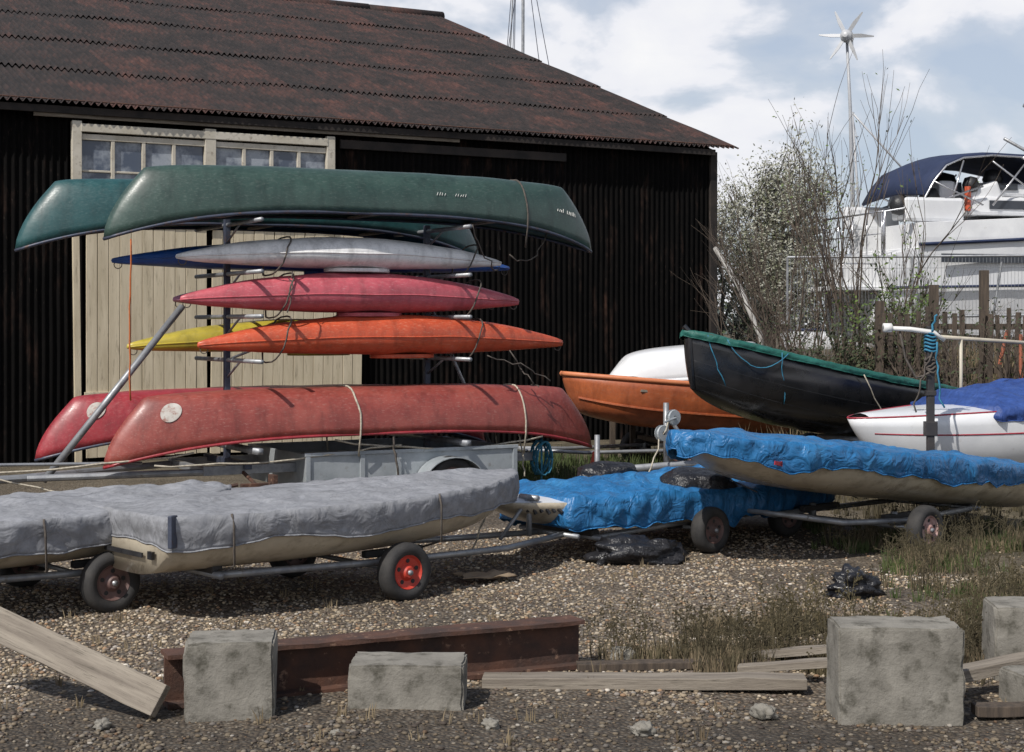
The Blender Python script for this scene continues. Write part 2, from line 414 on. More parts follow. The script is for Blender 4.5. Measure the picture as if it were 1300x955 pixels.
b = B(); b.box((-9.8, -.142, .9), (1.65, .03, .12)); b.box((-7.8, -.142, .9), (1.75, .03, .12)); b.box((-10.72, -.12, 1.65), (.09, .06, 3.3), (0, -.012, 0))
b.obj('door_ledges', cream, shed, bevel=.004)

# ------------------------------------------------------------------ rack + boats on it
RA = math.atan2(.485, .875)
def RW(a, bb, z): return (-1.48+.875*a-.485*bb, 16.1+.485*a+.875*bb, z)
class Canoe:
    def __init__(s, L, W, D, rise=.3, cut=.38, rocker=.08):
        s.L, s.W, s.D, s.rise, s.cut, s.rk = L, W, D, rise, cut, rocker
    def p(s, t, th, sd, off=0.0):
        at = abs(t); w = (s.W+off)*max(0, 1-at**2.4)**.75+off*.5
        keel = s.D-s.rk*at**2.5+off; gun = -s.rise*at**3.2
        zf = 1-max(0, math.cos(th))**.85
        y = w*math.sin(th)**.72
        x = t*s.L/2-math.copysign(at**7*s.cut*(1-zf)**1.7, t)
        return Vector((x, sd*y, lerp(keel, gun, zf)))
badge_m = M('badge_white', (.55, .52, .48), (.4, .37, .33), 12, .6, 0, dirt=(.3, .15, .12), dlo=.5, dhi=.62)
def canoe(loc, mat, L, W=.43, D=.46, rise=.3, badge=False, straps=(), marks=False, ry=0.0, gun=None):
    c = Canoe(L, W, D, rise); g = group('canoe', loc, RA, ry)
    b = B(); nt_, nn = 72, 14; rows = []
    for i in range(nt_+1):
        t = math.sin((i/nt_-.5)*math.pi)*.35+(i/nt_*2-1)*.65
        rows.append([c.p(t, abs(j)/nn*math.pi/2, -1 if j < 0 else 1) for j in range(-nn, nn+1)])
    rows = [[Vector((p.x, p.y*(1+.04*N3(p.x*1.5, p.z*2, 3+L)), p.z+.014*N3(p.x*2, p.y*4, 6+L))) for p in r] for r in rows]
    b.grid(rows); b.obj('hull', mat, g, smooth=True, solid=.014, recalc=True)
    b = B()
    for sd in (-1, 1): b.tube([c.p(-1+2*i/60, math.pi/2, sd) for i in range(61)], .017, 6)
    b.obj('gunwales', gun or steel_dark, g, smooth=True)
    b = B()
    for t in (-.55, 0, .5):
        p = c.p(t, math.pi/2, 1); b.box((p.x, 0, p.z+.01), (.09, p.y*2, .02))
    b.obj('thwarts', wood_pale, g)
    if straps:
        b = B()
        for t in straps:
            pts = [c.p(t+.012*N3(k*.4, t*9), k/8*math.pi/2, -1, .012) for k in range(8, 0, -1)]+[c.p(t, k/8*math.pi/2, 1, .012) for k in range(0, 9)]
            pts = [pts[0]+Vector((0, .05, -.22))]+pts+[pts[-1]+Vector((0, -.05, -.22))]
            b.tube(pts, .010, 5)
        b.obj('lashing', rope_d if not badge else rope_w, g, smooth=True)
    if badge:
        b = B(); rows = []
        for r in range(5):
            rows.append([c.p(-.80+.042*r/4*math.cos(k/24*6.2832), .82+.25*r/4*math.sin(k/24*6.2832), -1)+Vector((0, -.018, 0)) for k in range(24)])
        b.grid(rows, closed=True); b.obj('round_badge', badge_m, g, smooth=True)
    if marks:
        b = B()
        for (t0, n_) in ((.22, 4), (.30, 5), (.80, 4), (.86, 6)):
            for k in range(n_):
                t = t0+k*.011; p = c.p(t, 1.15, -1); q = c.p(t+.004, 1.06+.04*rnd.random(), -1)
                b.tube([p+Vector((0, -.016, 0)), q+Vector((.01*rnd.random(), -.016, 0))], .003, 4)
        b.obj('registration_marks', white_paint, g)
    return g
canoe(RW(0, 0, 2.98), c_green, 5.38, straps=(.63,), marks=True)
canoe(RW(-.73, 1.02, 2.90), c_teal, 5.12, straps=())
canoe(RW(0, 0, .79), c_red, 5.38, D=.46, rise=.26, badge=True, straps=(-.10, .62), gun=c_crimson)
canoe(RW(-.6, 1.02, .80), c_crimson, 5.0, D=.42, rise=.26, badge=True)

def kayak(loc, mat, L, W=.3, hT=.2, hB=.16, rock=.09, coam=True):
    g = group('kayak', loc, RA)
    def sec(t, ph):
        at = abs(t); k = max(0, 1-at**1.9)**.8; w = W*max(0, 1-at**1.75)**.92+.012
        c_, s_ = math.cos(ph), math.sin(ph)
        hh = (hT if s_ > 0 else hB)*(.12+.88*k)
        y = w*math.copysign(abs(c_)**.8, c_); z = hh*math.copysign(abs(s_)**.85, s_)-rock*t*t
        z += .01*N3(t*4, c_*1.5, s_*1.5+L); y *= 1+.05*N3(t*3, s_*2, L)
        return Vector((t*L/2, y, z))
    b = B(); rows = []; n = 28
    rows.append([Vector((-L/2-.01, 0, -rock))]*n)
    for i in range(65):
        rows.append([sec(-1+2*i/64, 2*math.pi*j/n) for j in range(n)])
    rows.append([Vector((L/2+.01, 0, -rock))]*n)
    b.grid(rows, closed=True); b.obj('hull', mat, g, smooth=True, recalc=True)
    b = B()
    for sd in (0, math.pi): b.tube([sec(-1+2*i/48, sd) for i in range(49)], .009, 5)
    b.obj('seam', mat, g, smooth=True)
    b = B()
    cx = L*.03
    for rr, zz in ((1.0, -hB-.005), (1.0, -hB-.02)):
        b.tube([(cx+.34*rr*math.cos(k/28*6.2832), .19*rr*math.sin(k/28*6.2832), zz) for k in range(29)], .015, 6)
    b.obj('cockpit_coaming', mat, g, smooth=True)
    b = B(); b.add([(cx+.33*math.cos(k/28*6.2832), .18*math.sin(k/28*6.2832), -hB-.02) for k in range(28)], [tuple(range(28))])
    b.obj('cockpit', black, g)
    b = B()
    for e in (-1, 1):
        b.tube([(e*(L/2-.06)+.04*e*math.sin(k/12*6.2832), 0, -rock-.04-.04*math.cos(k/12*6.2832)) for k in range(13)], .005, 5)
    b.obj('grab_loops', rope_d, g)
    return g
kayak(RW(-.22, 0, 2.59), k_white, 3.55, hT=.17, hB=.15, rock=.06)
kayak(RW(-.08, .98, 2.60), k_blue, 4.55, hT=.16, rock=.08)
kayak(RW(-.09, 0, 2.18), k_pink, 3.72, hT=.225, hB=.19, rock=.06)
kayak(RW(.15, .98, 2.20), k_lilac, 3.75, rock=.07)
kayak(RW(.27, 0, 1.755), k_orange, 4.10, hT=.225, hB=.19, rock=.08)
kayak(RW(-.25, .98, 1.74), k_yellow, 3.9, rock=.09)

rack = group('canoe_rack_trailer', (-1.48, 16.1, 0), RA)
b = B()
PA = (-1.32, .92)
for a in PA:
    b.box((a, .5, 1.72), (.06, .06, 2.45)); b.box((a, .5, .5), (.07, 1.3, .07))
b.obj('uprights', steel_dark, rack, bevel=.006)
b = B()
for a in PA:
    for z in (2.88, 2.385, 1.955, 1.52):
        b.tube([(a, -.52, z), (a, 1.5, z)], .022, 8)
        b.tube([(a, .5, z-.18), (a, .1, z-.01)], .012, 6)
    b.box((a, .5, .66), (.06, 1.95, .06))
b.obj('cross_arms', galv, rack, smooth=True)
b = B()
b.tube([(-1.78, .5, 2.06), (-3.14, .5, .38)], .035, 8)
b.tube([(.95, .5, 2.1), (1.7, .5, .55)], .02, 8)
b.tube([(-1.32, .35, 1.54), (.92, .45, 2.36)], .014, 6)
b.obj('braces', galv, rack, smooth=True)
b = B()
b.box((.1, -.05, .46), (3.7, .06, .09)); b.box((.1, 1.05, .46), (3.7, .06, .09))
for x in (-1.7, -.6, .5, 1.9): b.box((x, .5, .455), (.06, 1.04, .07))
b.tube([(-1.7, -.05, .45), (-3.3, .44, .42)], .035, 8); b.tube([(-1.7, 1.05, .45), (-3.3, .56, .42)], .035, 8)
b.tube([(-3.2, .5, .42), (-4.5, .5, .40)], .04, 8)
b.tube([(-2.3, .1, .55), (-4.4, .25, .60)], .018, 6)
b.box((-4.55, .5, .43), (.22, .1, .1)); b.tube([(-3.9, .62, .8), (-3.9, .62, .05)], .025, 8)
b.obj('chassis', galv, rack, bevel=.004)
b = B()
b.box((.38, -.32, .42), (2.35, .02, .36)); b.box((.38, 1.35, .42), (2.35, .02, .36))
b.box((-.79, .5, .42), (.02, 1.66, .36)); b.box((1.55, .5, .42), (.02, 1.66, .36)); b.box((.38, .5, .25), (2.33, 1.64, .02))
for x in (-.78, -.2, .2, 1.54): b.box((x, -.335, .42), (.05, .03, .37))
b.box((.38, -.338, .60), (2.39, .03, .035))
b.obj('box_body', galv_sheet, rack, bevel=.003)
b = B(); rows = []
for k in range(15):
    t = math.pi*k/14; rows.append([(.72-.34*math.cos(t), y, .26+.27*math.sin(t)) for y in (-.58, -.34)])
b.grid(rows)
b.add([(.72-.34*math.cos(math.pi*k/14), -.345, .26+.27*math.sin(math.pi*k/14)) for k in range(15)], [tuple(range(15))])
b.obj('mudguard', galv_sheet, rack, smooth=False, solid=.008)
b = B(); b.box((-1.35, -.5, .33), (.34, .06, .07)); b.box((-1.2, -.5, .36), (.05, .14, .16)); b.tube([(-1.55, -.5, .36), (-1.9, -.45, .30)], .02)
b.tube([(-1.35, -.5, .33), (-1.35, -.05, .44)], .02)
b.obj('rusty_winch', rust, rack, bevel=.004)

def wheel(par, c, R, w, hub, sidey=-1, nslots=5):
    c = Vector(c)
    b = B()
    prof = [(-.34*w, .56*R), (-.5*w, .66*R), (-.52*w, .82*R), (-.42*w, .94*R), (-.2*w, .995*R), (.2*w, .995*R), (.42*w, .94*R), (.52*w, .82*R), (.5*w, .66*R), (.34*w, .56*R)]
    b.lathe(c, (0, 1, 0), prof, 36); b.obj('tyre', rubber, par, smooth=True)
    b = B()
    for s in (-1, 1):
        b.lathe(c, (0, s, 0), [(.36*w, .60*R), (.40*w, .57*R), (.30*w, .50*R), (.26*w, .3*R), (.40*w, .22*R), (.50*w, .17*R), (.50*w, 0.001)], 30)
    b.obj('rim', hub, par, smooth=False)
    b = B()
    for s in (-1, 1):
        for k in range(nslots):
            a = 2*math.pi*k/nslots+.3
            b.lathe(c+Vector((.39*R*math.cos(a), s*.27*w, .39*R*math.sin(a))), (0, s, 0), [(0, .075*R), (.035*w, .075*R), (.035*w, .001)], 10)
    b.obj('rim_slots', rubber, par)
wheel(rack, (.72, -.46, .27), .27, .16, hub_dull); wheel(rack, (.72, 1.5, .27), .27, .16, hub_dull)
b = B(); b.tube([(.72, -.46, .27), (.72, 1.5, .27)], .025); b.obj('axle', steel_dark, rack)
b = B()
def kstrap(a, zc, hw=.31, top=.23, bot=.22, by=0.0):
    pts = []
    for k in range(21):
        t = 2*math.pi*k/20; c_, s_ = math.cos(t), math.sin(t)
        pts.append((a+.10*s_+.02*N3(k*.5, a), by+hw*math.copysign(abs(c_)**.7, c_), zc+(top if s_ > 0 else bot)*math.copysign(abs(s_)**.8, s_)))
    b.tube(pts, .009, 5)
kstrap(-.98, 2.56, .27, .19, .2); kstrap(-.95, 2.17, .27, .22, .23); kstrap(-.98, 1.74, .28, .22, .24)
kstrap(1.12, 2.56, .2, .16, .18); kstrap(1.15, 2.16, .23, .19, .22); kstrap(1.15, 1.73, .27, .21, .24)
b.tube(sag((.95, -.5, 2.9), (1.4, -.2, 2.42), .08, 8, .06), .007, 5)
b.tube(sag((1.5, -.3, 2.62), (2.1, -.05, 2.86), .15, 8, .06), .007, 5)
b.tube(sag((1.2, -.35, 1.55), (2.0, -.3, 1.25), -.02, 8, .08), .007, 5)
b.tube(sag((1.5, -.3, 1.6), (1.8, -.4, 1.2), .1, 8, .08), .007, 5)
b.tube(sag((-.95, -.35, 2.4), (-1.0, -.4, 2.0), -.05, 8, .06), .007, 5)
b.obj('kayak_straps', rope_d, rack, smooth=True)
b = B()
b.tube(sag((-2.3, -.3, .56), (.2, -.36, .67), .06, 16, .03), .010, 5)
b.tube(sag((-1.9, -.25, .66), (-4.4, .3, .52), .05, 12, .03), .010, 5)
b.tube(sag((-.5, -.36, .74), (1.9, -.3, .68), .1, 12, .03), .010, 5)
b.tube(sag((1.65, -.2, .75), (1.68, -.3, .28), 0, 8, .03), .009, 5)
b.tube(sag((-3.7, .4, .5), (-2.4, -.3, .32), .1, 12, .03), .009, 5)
b.obj('lashing_ropes', rope_w, rack, smooth=True)
b = B(); b.tube(sag((-2.38, .2, 2.7), (-2.42, .1, 1.15), 0, 12, .02), .009, 5); b.obj('painter_rope', rope_o, rack, smooth=True)
b = B(); b.tube(sag((.1, -.42, .76), (.16, -.42, .25), 0, 8, .03), .012, 5); b.obj('webbing_strap', rope_d, rack)
b = B()
for q in range(9):
    r_ = .15+.03*N3(q, 4)
    ph = rnd.random()*6
    b.tube([(2.0+.16*N3(q, 7)+r_*.62*math.cos(k/20*6.2832), -.1+.08*N3(q, 9)+.08*math.sin(k/20*6.2832+ph), .44+.06*N3(q, 5)+r_*1.2*math.sin(k/20*6.2832)+.03*N3(k*.6, q)) for k in range(21)], .010, 5)
b.tube([(2.0, -.1, .0), (2.0, -.1, .75)], .012)
b.obj('rope_coil', rope_b, rack, smooth=True)

# ------------------------------------------------------------------ dinghies
class Hull:
    """local x: stern (0) -> bow (L), sheer z and keel z"""
    def __init__(s, L, W, zk, zs, sternf=.72, bowrise=.06, cut=.35, fwd=.4, full=.7, krise=.35, sup=.62):
        s.L, s.W, s.zk, s.zs, s.sternf, s.bowrise, s.cut, s.fwd, s.full, s.krise, s.sup = L, W, zk, zs, sternf, bowrise, cut, fwd, full, krise, sup
    def w(s, t):
        k = s.sternf+(1-s.sternf)*math.sin(min(t/s.fwd, 1)*math.pi/2)
        u = max(0, (t-s.fwd)/(1-s.fwd))
        return s.W*k*max(0, 1-u**2.1)**s.full
    def sheer(s, t): return s.zs+s.bowrise*max(0, t-.3)**2/.49
    def p(s, t, th, sd):
        zf = 1-max(0, math.cos(th))**.8
        zk = s.zk+(s.sheer(t)-s.zk)*s.krise*t**4
        x = t*s.L-s.cut*(t**6)*(1-zf)**1.3
        return Vector((x, sd*s.w(t)*math.sin(th)**s.sup, lerp(zk, s.sheer(t), zf)))
def hull_obj(h, g, mat, rail=None, railr=.02, nm='hull'):
    b = B(); nn = 12; rows = []
    for i in range(49):
        t = 1-(1-i/48)**1.4
        rows.append([h.p(t, abs(j)/nn*math.pi/2, -1 if j < 0 else 1) for j in range(-nn, nn+1)])
    b.grid(rows); m = len(rows[0]); b.f.append(tuple(range(m)))
    b.obj(nm, mat, g, smooth=True, recalc=True, solid=.012)
    if rail:
        b = B()
        for sd in (-1, 1): b.tube([h.p(1-(1-i/40)**1.4, math.pi/2, sd) for i in range(41)], railr, 6)
        b.tube([h.p(0, math.pi/2, -1), h.p(0, math.pi/2, 1)], railr, 6)
        b.obj('gunwale', rail, g, smooth=True)
def cover_obj(h, g, mat, drop=.18, camber=.05, fold=.02, seed=0, off=.02, t0=0.0, t1=1.0, dropvar=.3, ridge=0.0, sagm=0.0):
    loop = []
    n = 90
    for i in range(n+1):
        t = t1-(t1-t0)*(i/n) if t1 < 1 else t0+(1-t0)*(1-(i/n)**1.5)
        loop.append(h.p(t, math.pi/2, 1))
    wq = h.w(t0)
    for k in range(1, 16): loop.append(Vector((h.L*t0, lerp(wq, -wq, k/16), h.sheer(t0))))
    for i in range(n, -1, -1):
        t = t1-(t1-t0)*(i/n) if t1 < 1 else t0+(1-t0)*(1-(i/n)**1.5)
        loop.append(h.p(t, math.pi/2, -1))
    m = len(loop); cx = h.L*(t0+t1)/2
    nor = []
    for i in range(m):
        a = loop[i-1]; c = loop[(i+1) % m]; d = c-a; nn = Vector((d.y, -d.x, 0))
        if nn.length < 1e-6: nn = Vector((loop[i].x-cx, 0, 0))
        nn.normalize()
        if nn.dot(Vector((loop[i].x-cx, loop[i].y, 0))) < 0: nn = -nn
        nor.append(nn)
    nor = [(nor[i-2]+nor[i-1]+nor[i]+nor[(i+1) % m]+nor[(i+2) % m]).normalized() for i in range(m)]
    arc = [0]
    for i in range(1, m): arc.append(arc[-1]+(loop[i]-loop[i-1]).length)
    rows = []; R = 20
    for r in range(R+1):
        u = r/R; row = []
        for i in range(m):
            P = loop[i]; ax = cx+(P.x-cx)*.72; Q = Vector((ax, 0, h.sheer(max(0, min(1, ax/h.L)))))
            p = Q.lerp(P+nor[i]*off*u, u)
            z = p.z+camber*(1-u*u)+.015*u+ridge*(1-u)**1.5-sagm*math.sin(u*math.pi)
            z += fold*.9*N3(p.x*2.2+seed, p.y*3.0, 3)*(1-.4*u)+fold*1.0*(abs(N3(p.x*5+seed, p.y*6, 8)))+fold*.8*abs(N3(p.x*2.0+p.y*4+seed, p.y*1.5-p.x*3, 5))
            row.append(Vector((p.x, p.y, z)))
        rows.append(row)
    S = 8
    for q in range(1, S+1):
        u = q/S; row = []
        for i in range(m):
            P = loop[i]; dr = drop*(1+dropvar*N3(arc[i]*1.6, seed, 2)+.35*dropvar*N3(arc[i]*7, seed, 5))
            f = fold*(.5+u)*(N3(arc[i]*6, seed+u*.6, 1)+.8*N3(arc[i]*14, seed+u, 4))
            o = off+.012*math.sin(min(1, u*2)*math.pi/2)+f-.10*u*u*drop/.2*.5
            p = P+nor[i]*max(o, .004); row.append(Vector((p.x, p.y, P.z+.015-dr*u)))
        rows.append(row)
    b = B(); b.grid(rows, closed=True)
    b.obj('cover', mat, g, smooth=True, solid=.004)
    b = B(); b.tube([p+nor[i]*.004 for i, p in enumerate(rows[-1])], .006, 4); b.obj('cover_hem', mat, g, smooth=True)
def boat_straps(h, g, ts, mat, z0=.02, low=.3, r=.008, top=.07):
    b = B()
    for t in ts:
        P = h.p(t, math.pi/2, -1)
        pts = [Vector((P.x+.05, P.y*.5, h.zk-.02)), Vector((P.x+.02, P.y*1.0-.02, P.z-low)), Vector((P.x, P.y-.045, P.z-.05)), Vector((P.x, P.y-.02, P.z+.03))]
        b.tube(pts, r, 5)
    b.obj('tie_down', mat, g, smooth=True)

def trolley(name, loc, rz, track=.68, R=.2, hub=hub_red, xf=1.9, xb=-1.2, zf=.3, postx=None, hub2=None, zc=.3, ry=0):
    g = group(name, loc, rz)
    wheel(g, (0, -track, R), R, .13, hub); wheel(g, (0, track, R), R, .13, hub2 or hub)
    b = B(); b.tube([(0, -track-.08, R), (0, track+.08, R)], .018, 8)
    b.tube([(xb, -.42, zc-.02), (0, -.5, R+.05), (xf*.6, -.35, (R+zf)/2), (xf, -.12, zf)], .024, 8)
    b.tube([(xb, .42, zc-.02), (0, .5, R+.05), (xf*.6, .35, (R+zf)/2), (xf, .12, zf)], .024, 8)
    b.tube([(xf, -.3, zf), (xf, .3, zf)], .02, 8)
    b.tube([(xb, -.48, zc-.02), (xb, .48, zc-.02)], .022, 8)
    for y in (-.42, .42): b.tube([(0, y, R), (0, y, R+.12)], .03, 8)
    if postx:
        b.tube([(postx, 0, zf), (postx, 0, zf+.32)], .022, 8); b.tube([(postx, -.1, zf+.3), (postx, .1, zf+.3)], .025, 8)
        b.tube([(postx-.3, 0, zf), (postx, 0, zf+.3)], .016, 8)
    b.obj('frame', galv, g, smooth=True)
    b = B(); b.box((xb+.02, 0, zc+.01), (.08, .8, .06)); b.box((.1, -.42, zc+.0), (.5, .06, .05)); b.box((.1, .42, zc+.0), (.5, .06, .05))
    b.obj('cradle_pads', rubber, g, bevel=.01)
    return g
A1 = math.atan2(.66, .75)
def along(c, ang, s, t=0): return (c[0]+math.cos(ang)*s-math.sin(ang)*t, c[1]+math.sin(ang)*s+math.cos(ang)*t)

cA = (-1.18, 11.19)
trolley('launching_trolley', (cA[0], cA[1], 0), A1, xf=2.0, xb=-1.3, zf=.22, postx=1.75, hub2=hub_dull)
x_, y_ = along(cA, A1, -1.70)
g = group('covered_dinghy', (x_, y_, 0), A1)
h = Hull(3.25, .70, .30, .66, sternf=.74, bowrise=.07, full=.62, krise=.4, cut=.25)
hull_obj(h, g, gelcoat_c); cover_obj(h, g, cover_grey, .18, .05, .024, 3, ridge=.03, sagm=.02); boat_straps(h, g, (.12, .62), rope_d)
b = B(); b.box((-.03, .0, .43), (.012, .5, .03)); b.box((-.03, -.36, .44), (.02, .06, .05)); b.obj('transom_fittings', black, g)
b = B(); b.box((.02, -.54, .60), (.07, .03, .2), (0, .0, .5)); b.obj('transom_strap', steel_dark, g, bevel=.005)
cB = (-3.05, 10.74)
trolley('launching_trolley', (cB[0], cB[1], 0), A1, track=.66, xf=1.3, xb=-1.5, zf=.24, hub=hub_dull)
x_, y_ = along(cB, A1, -1.9)
g = group('covered_dinghy', (x_, y_, 0), A1)
h = Hull(3.15, .70, .30, .62, sternf=.8, bowrise=.05, full=.55, krise=.3)
hull_obj(h, g, gelcoat_c); cover_obj(h, g, cover_grey, .2, .05, .034, 17, ridge=.02); boat_straps(h, g, (.45,), rope_d)
cC = (1.14, 13.5)
trolley('launching_trolley', (cC[0], cC[1], 0), A1, track=.74, R=.19, hub=hub_dull, xf=1.2, xb=-1.0, zf=.2, zc=.2)
x_, y_ = along(cC, A1, 1.95)
g = group('covered_dinghy', (x_, y_, 0), A1+math.pi, ry=0)
h = Hull(3.75, .70, .18, .46, sternf=.72, bowrise=.03, full=.6, krise=.5)
hull_obj(h, g, gelcoat_c); cover_obj(h, g, tarp_blue, .22, .05, .06, 31, t0=0, t1=.86, dropvar=.8, ridge=.07)
b = B(); rows = []
for i in range(13):
    t = .99-.16*i/12; w = h.w(t)*.98; rows.append([(t*h.L, w*v, h.sheer(t)+.03*(1-v*v)) for v in (-1, -.5, 0, .5, 1)])
b.grid(rows); b.obj('foredeck', gelcoat_w, g, smooth=True)
b = B()
for sd in (-1, 1):
    for k in range(6):
        p = h.p(.955-.012*k, 1.3, sd); b.box((p.x, p.y*1.04, p.z+.02), (.02, .02, .07+.03*(k % 2)), (.2*k, .3, 0))
b.obj('sail_number', black, g)
b = B(); b.tube(sag((3.7, 0, .50), (3.9, 0, .05), 0, 6, .03), .008, 5); b.obj('bow_line', rope_w, g)
def bag(name, loc, size, rz, mat=black_bag, seed=0, lump=.25):
    b = B(); rows = []; n = 32
    for i in range(23):
        th = math.pi*i/22; row = []
        for j in range(n):
            ph = 2*math.pi*j/n; d = Vector((math.sin(th)*math.cos(ph), math.sin(th)*math.sin(ph), math.cos(th)))
            k = 1+lump*N3(d.x*1.8+seed, d.y*1.8, d.z*1.8)+lump*.5*N3(d.x*5+seed, d.y*5, d.z*5)
            z = d.z*k*size[2]
            if z < -size[2]*.6: z = -size[2]*.6
            row.append((math.copysign(abs(d.x)**.8, d.x)*k*size[0], math.copysign(abs(d.y)**.8, d.y)*k*size[1], z+size[2]*.6))
        rows.append(row)
    b.grid(rows, closed=True); o = b.obj(name, mat, None, smooth=True, loc=loc); o.rotation_euler = (0, 0, rz); return o
x_, y_ = along(cC, A1, .20, -.42); o = bag('black_sandbag', (x_, y_, .47), (.31, .2, .12), .1, seed=2, lump=.15); o.rotation_euler = (.16, .05, .1)
x_, y_ = along(cC, A1, -.25, .20); bag('black_sandbag', (x_, y_, .54), (.28, .17, .10), .3, seed=6, lump=.15)
bag('black_bin_bag', (1.0, 12.35, 0), (.36, .2, .13), .1, seed=9, lump=.5)
bag('black_bin_bag', (2.36, 10.85, 0), (.17, .14, .11), .5, seed=15, lump=.7)
cD = (2.90, 13.42)
trolley('launching_trolley', (cD[0], cD[1], 0), A1, track=.72, hub=hub_pale, xf=-1.0, xb=1.2, zf=.34, zc=.28, hub2=hub_dull)
x_, y_ = along(cD, A1, 2.15)
g = group('covered_dinghy', (x_, y_, .05), A1+math.pi, ry=-math.radians(6.3))
h = Hull(4.4, .74, .12, .48, sternf=.75, bowrise=.02, full=.55, krise=.45, cut=.5)
hull_obj(h, g, gelcoat_c); cover_obj(h, g, tarp_blue, .17, .04, .04, 51, dropvar=.6, ridge=.04); boat_straps(h, g, (.2, .35, .68), rope_d, r=.006)
b = B()
for k, (dx, dz) in enumerate(((0, 0), (.05, .02), (.10, 0), (.16, .02))):
    p = h.p(.86, 1.25, 1); b.box((p.x+dx-.1, p.y*1.0+.03, p.z-.05+dz), (.03, .01, .10), (0, .5*k, 0))
b.obj('sail_number', red_stripe, g)

# ------------------------------------------------------------------ black boat with green cover
ang = math.atan2(.6, .8)
g = group('clinker_boat', (1.77+.8*4.3, 17+.6*4.3, .36), ang+math.pi, ry=-math.radians(7))
h = Hull(4.3, .85, 0, .68, sternf=.68, bowrise=.24, cut=.15, full=.75, krise=.35, sup=.75)
hull_obj(h, g, hull_black, M('brown_rail', (.16, .09, .045), (.09, .055, .03), 5, .6, .0), .025)
cover_obj(h, g, cover_green, .06, .08, .02, 70, off=.03, t0=.0, t1=1.0, dropvar=.4)
b = B()
for sd in (-1, 1):
    for th in (1.15, .8): b.tube([h.p(1-(1-i/40)**1.4, th, sd) for i in range(40)], .008, 4)
b.obj('planking_lines', hull_black, g, smooth=True)
b = B(); b.tube([h.p(.995, k/8*math.pi/2, 1) for k in range(1, 9)]+[Vector((4.34, 0, .98))], .03, 8); b.obj('stem_post', hull_black, g)
b = B()
for t, l in ((.97, .5), (.80, .65)):
    P = h.p(t, math.pi/2, 1)+Vector((0, .05, 0)); Q = h.p(t-.05, .8, 1)+Vector((0, .03, 0)); b.tube(sag(P, Q, .03, 8, .03), .006, 5)
P = h.p(.93, math.pi/2, 1)+Vector((0, .05, 0)); Q = h.p(.78, math.pi/2, 1)+Vector((0, .05, 0)); b.tube(sag(P, Q, .22, 12, .02), .006, 5)
b.obj('teal_ropes', rope_b, g, smooth=True)
b = B(); b.tube(sag(h.p(.55, 1.5, 1)+Vector((0, .06, .05)), h.p(.3, 1.0, 1)+Vector((0, .2, -.2)), .25, 12, .03), .007, 5)
b.obj('pale_rope', rope_w, g, smooth=True)
t_ = group('boat_trailer', (1.75, 16.75, 0), ang)
b = B(); b.tube([(-1.3, -.05, .38), (4.3, -.05, .42)], .04, 8); b.tube([(.6, 0, .4), (3.2, -.75, .42)], .03, 8); b.tube([(.6, 0, .4), (3.2, .75, .42)], .03, 8)
b.tube([(-.15, 0, .38), (-.15, 0, 1.05)], .03, 8); b.tube([(.3, 0, .4), (-.15, 0, .95)], .022, 8)
b.tube([(3.0, -.8, .28), (3.0, .8, .28)], .03, 8); b.tube([(-1.1, 0, .75), (-1.1, 0, .08)], .028, 8)
for x in (1.2, 2.6, 3.9): b.tube([(x, -.35, .55), (x, .35, .55)], .04, 8); b.tube([(x, 0, .4), (x, 0, .55)], .03, 6)
b.obj('frame', galv, t_, smooth=True)
b = B()
for c in ((-.16, -.12, .90), (-.30, -.1, .74), (-.05, -.12, .66)):
    b.lathe(c, (0, 1, 0), [(-.03, .02), (-.03, .08), (-.015, .085), (-.015, .06), (.015, .06), (.015, .085), (.03, .08), (.03, .001)], 18)
b.tube([(-.16, -.16, .9), (-.36, -.2, .86)], .012, 6); b.tube([(-.35, -.1, .74), (.0, -.1, .62)], .02, 6)
b.obj('winch_and_rollers', galv_sheet, t_)
wheel(t_, (3.0, -.85, .28), .28, .15, hub_dull); wheel(t_, (3.0, .85, .28), .28, .15, hub_dull); wheel(t_, (-1.1, 0, .11), .11, .06, hub_dull)
b = B(); b.tube(sag((-.2, -.1, .9), (-.9, -.3, .1), .1, 10, .05), .009, 5); b.obj('winch_rope', rope_w, t_, smooth=True)

g = group('rowing_dinghy', (3.5, 21.15, .34), math.radians(18)+math.pi, ry=-math.radians(4))
h = Hull(3.05, .72, .05, .68, sternf=.75, bowrise=.02, cut=.2, full=.55, krise=.3, sup=.5)
hull_obj(h, g, o_orange, M('orange_rail', (.6, .22, .1), (.5, .16, .07), 5, .5, .0), .035)
b = B(); b.tube([h.p(1-(1-i/40)**1.4, 1.0, 1)+Vector((0, .01, 0)) for i in range(38)], .018, 5); b.obj('rubbing_strake', o_orange, g)
b = B()
for x in (.6, 1.4, 2.1): b.box((x, 0, .55), (.22, 1.25, .03))
b.obj('thwarts', wood_pale, g)
t_ = trolley('launching_trolley', (1.9, 20.6, 0), math.radians(18), track=.75, R=.22, hub=hub_dull, xf=-1.9, xb=1.0, zf=.3, zc=.33)
b = B(); b.box((0, 0, .37), (.12, 1.1, .06)); b.obj('chock', wood_grey, t_, bevel=.01)
g = group('upturned_dinghy', (3.3, 22.0, 1.66))
h = Hull(2.1, .6, .02, .46, sternf=.75, bowrise=.03, cut=.3, full=.6, krise=.3, sup=.5)
g.rotation_euler = (math.pi, math.radians(3), math.radians(192))
hull_obj(h, g, gelcoat_w, gelcoat_w, .03)
t_ = group('boat_trestle', (2.2, 21.8, 0), math.radians(12))
b = B()
for x in (-.7, .7):
    b.box((x, 0, 1.14), (.08, 1.2, .08))
    for y in (-.5, .5): b.box((x, y, .55), (.07, .07, 1.1))
b.obj('timbers', wood_grey, t_)

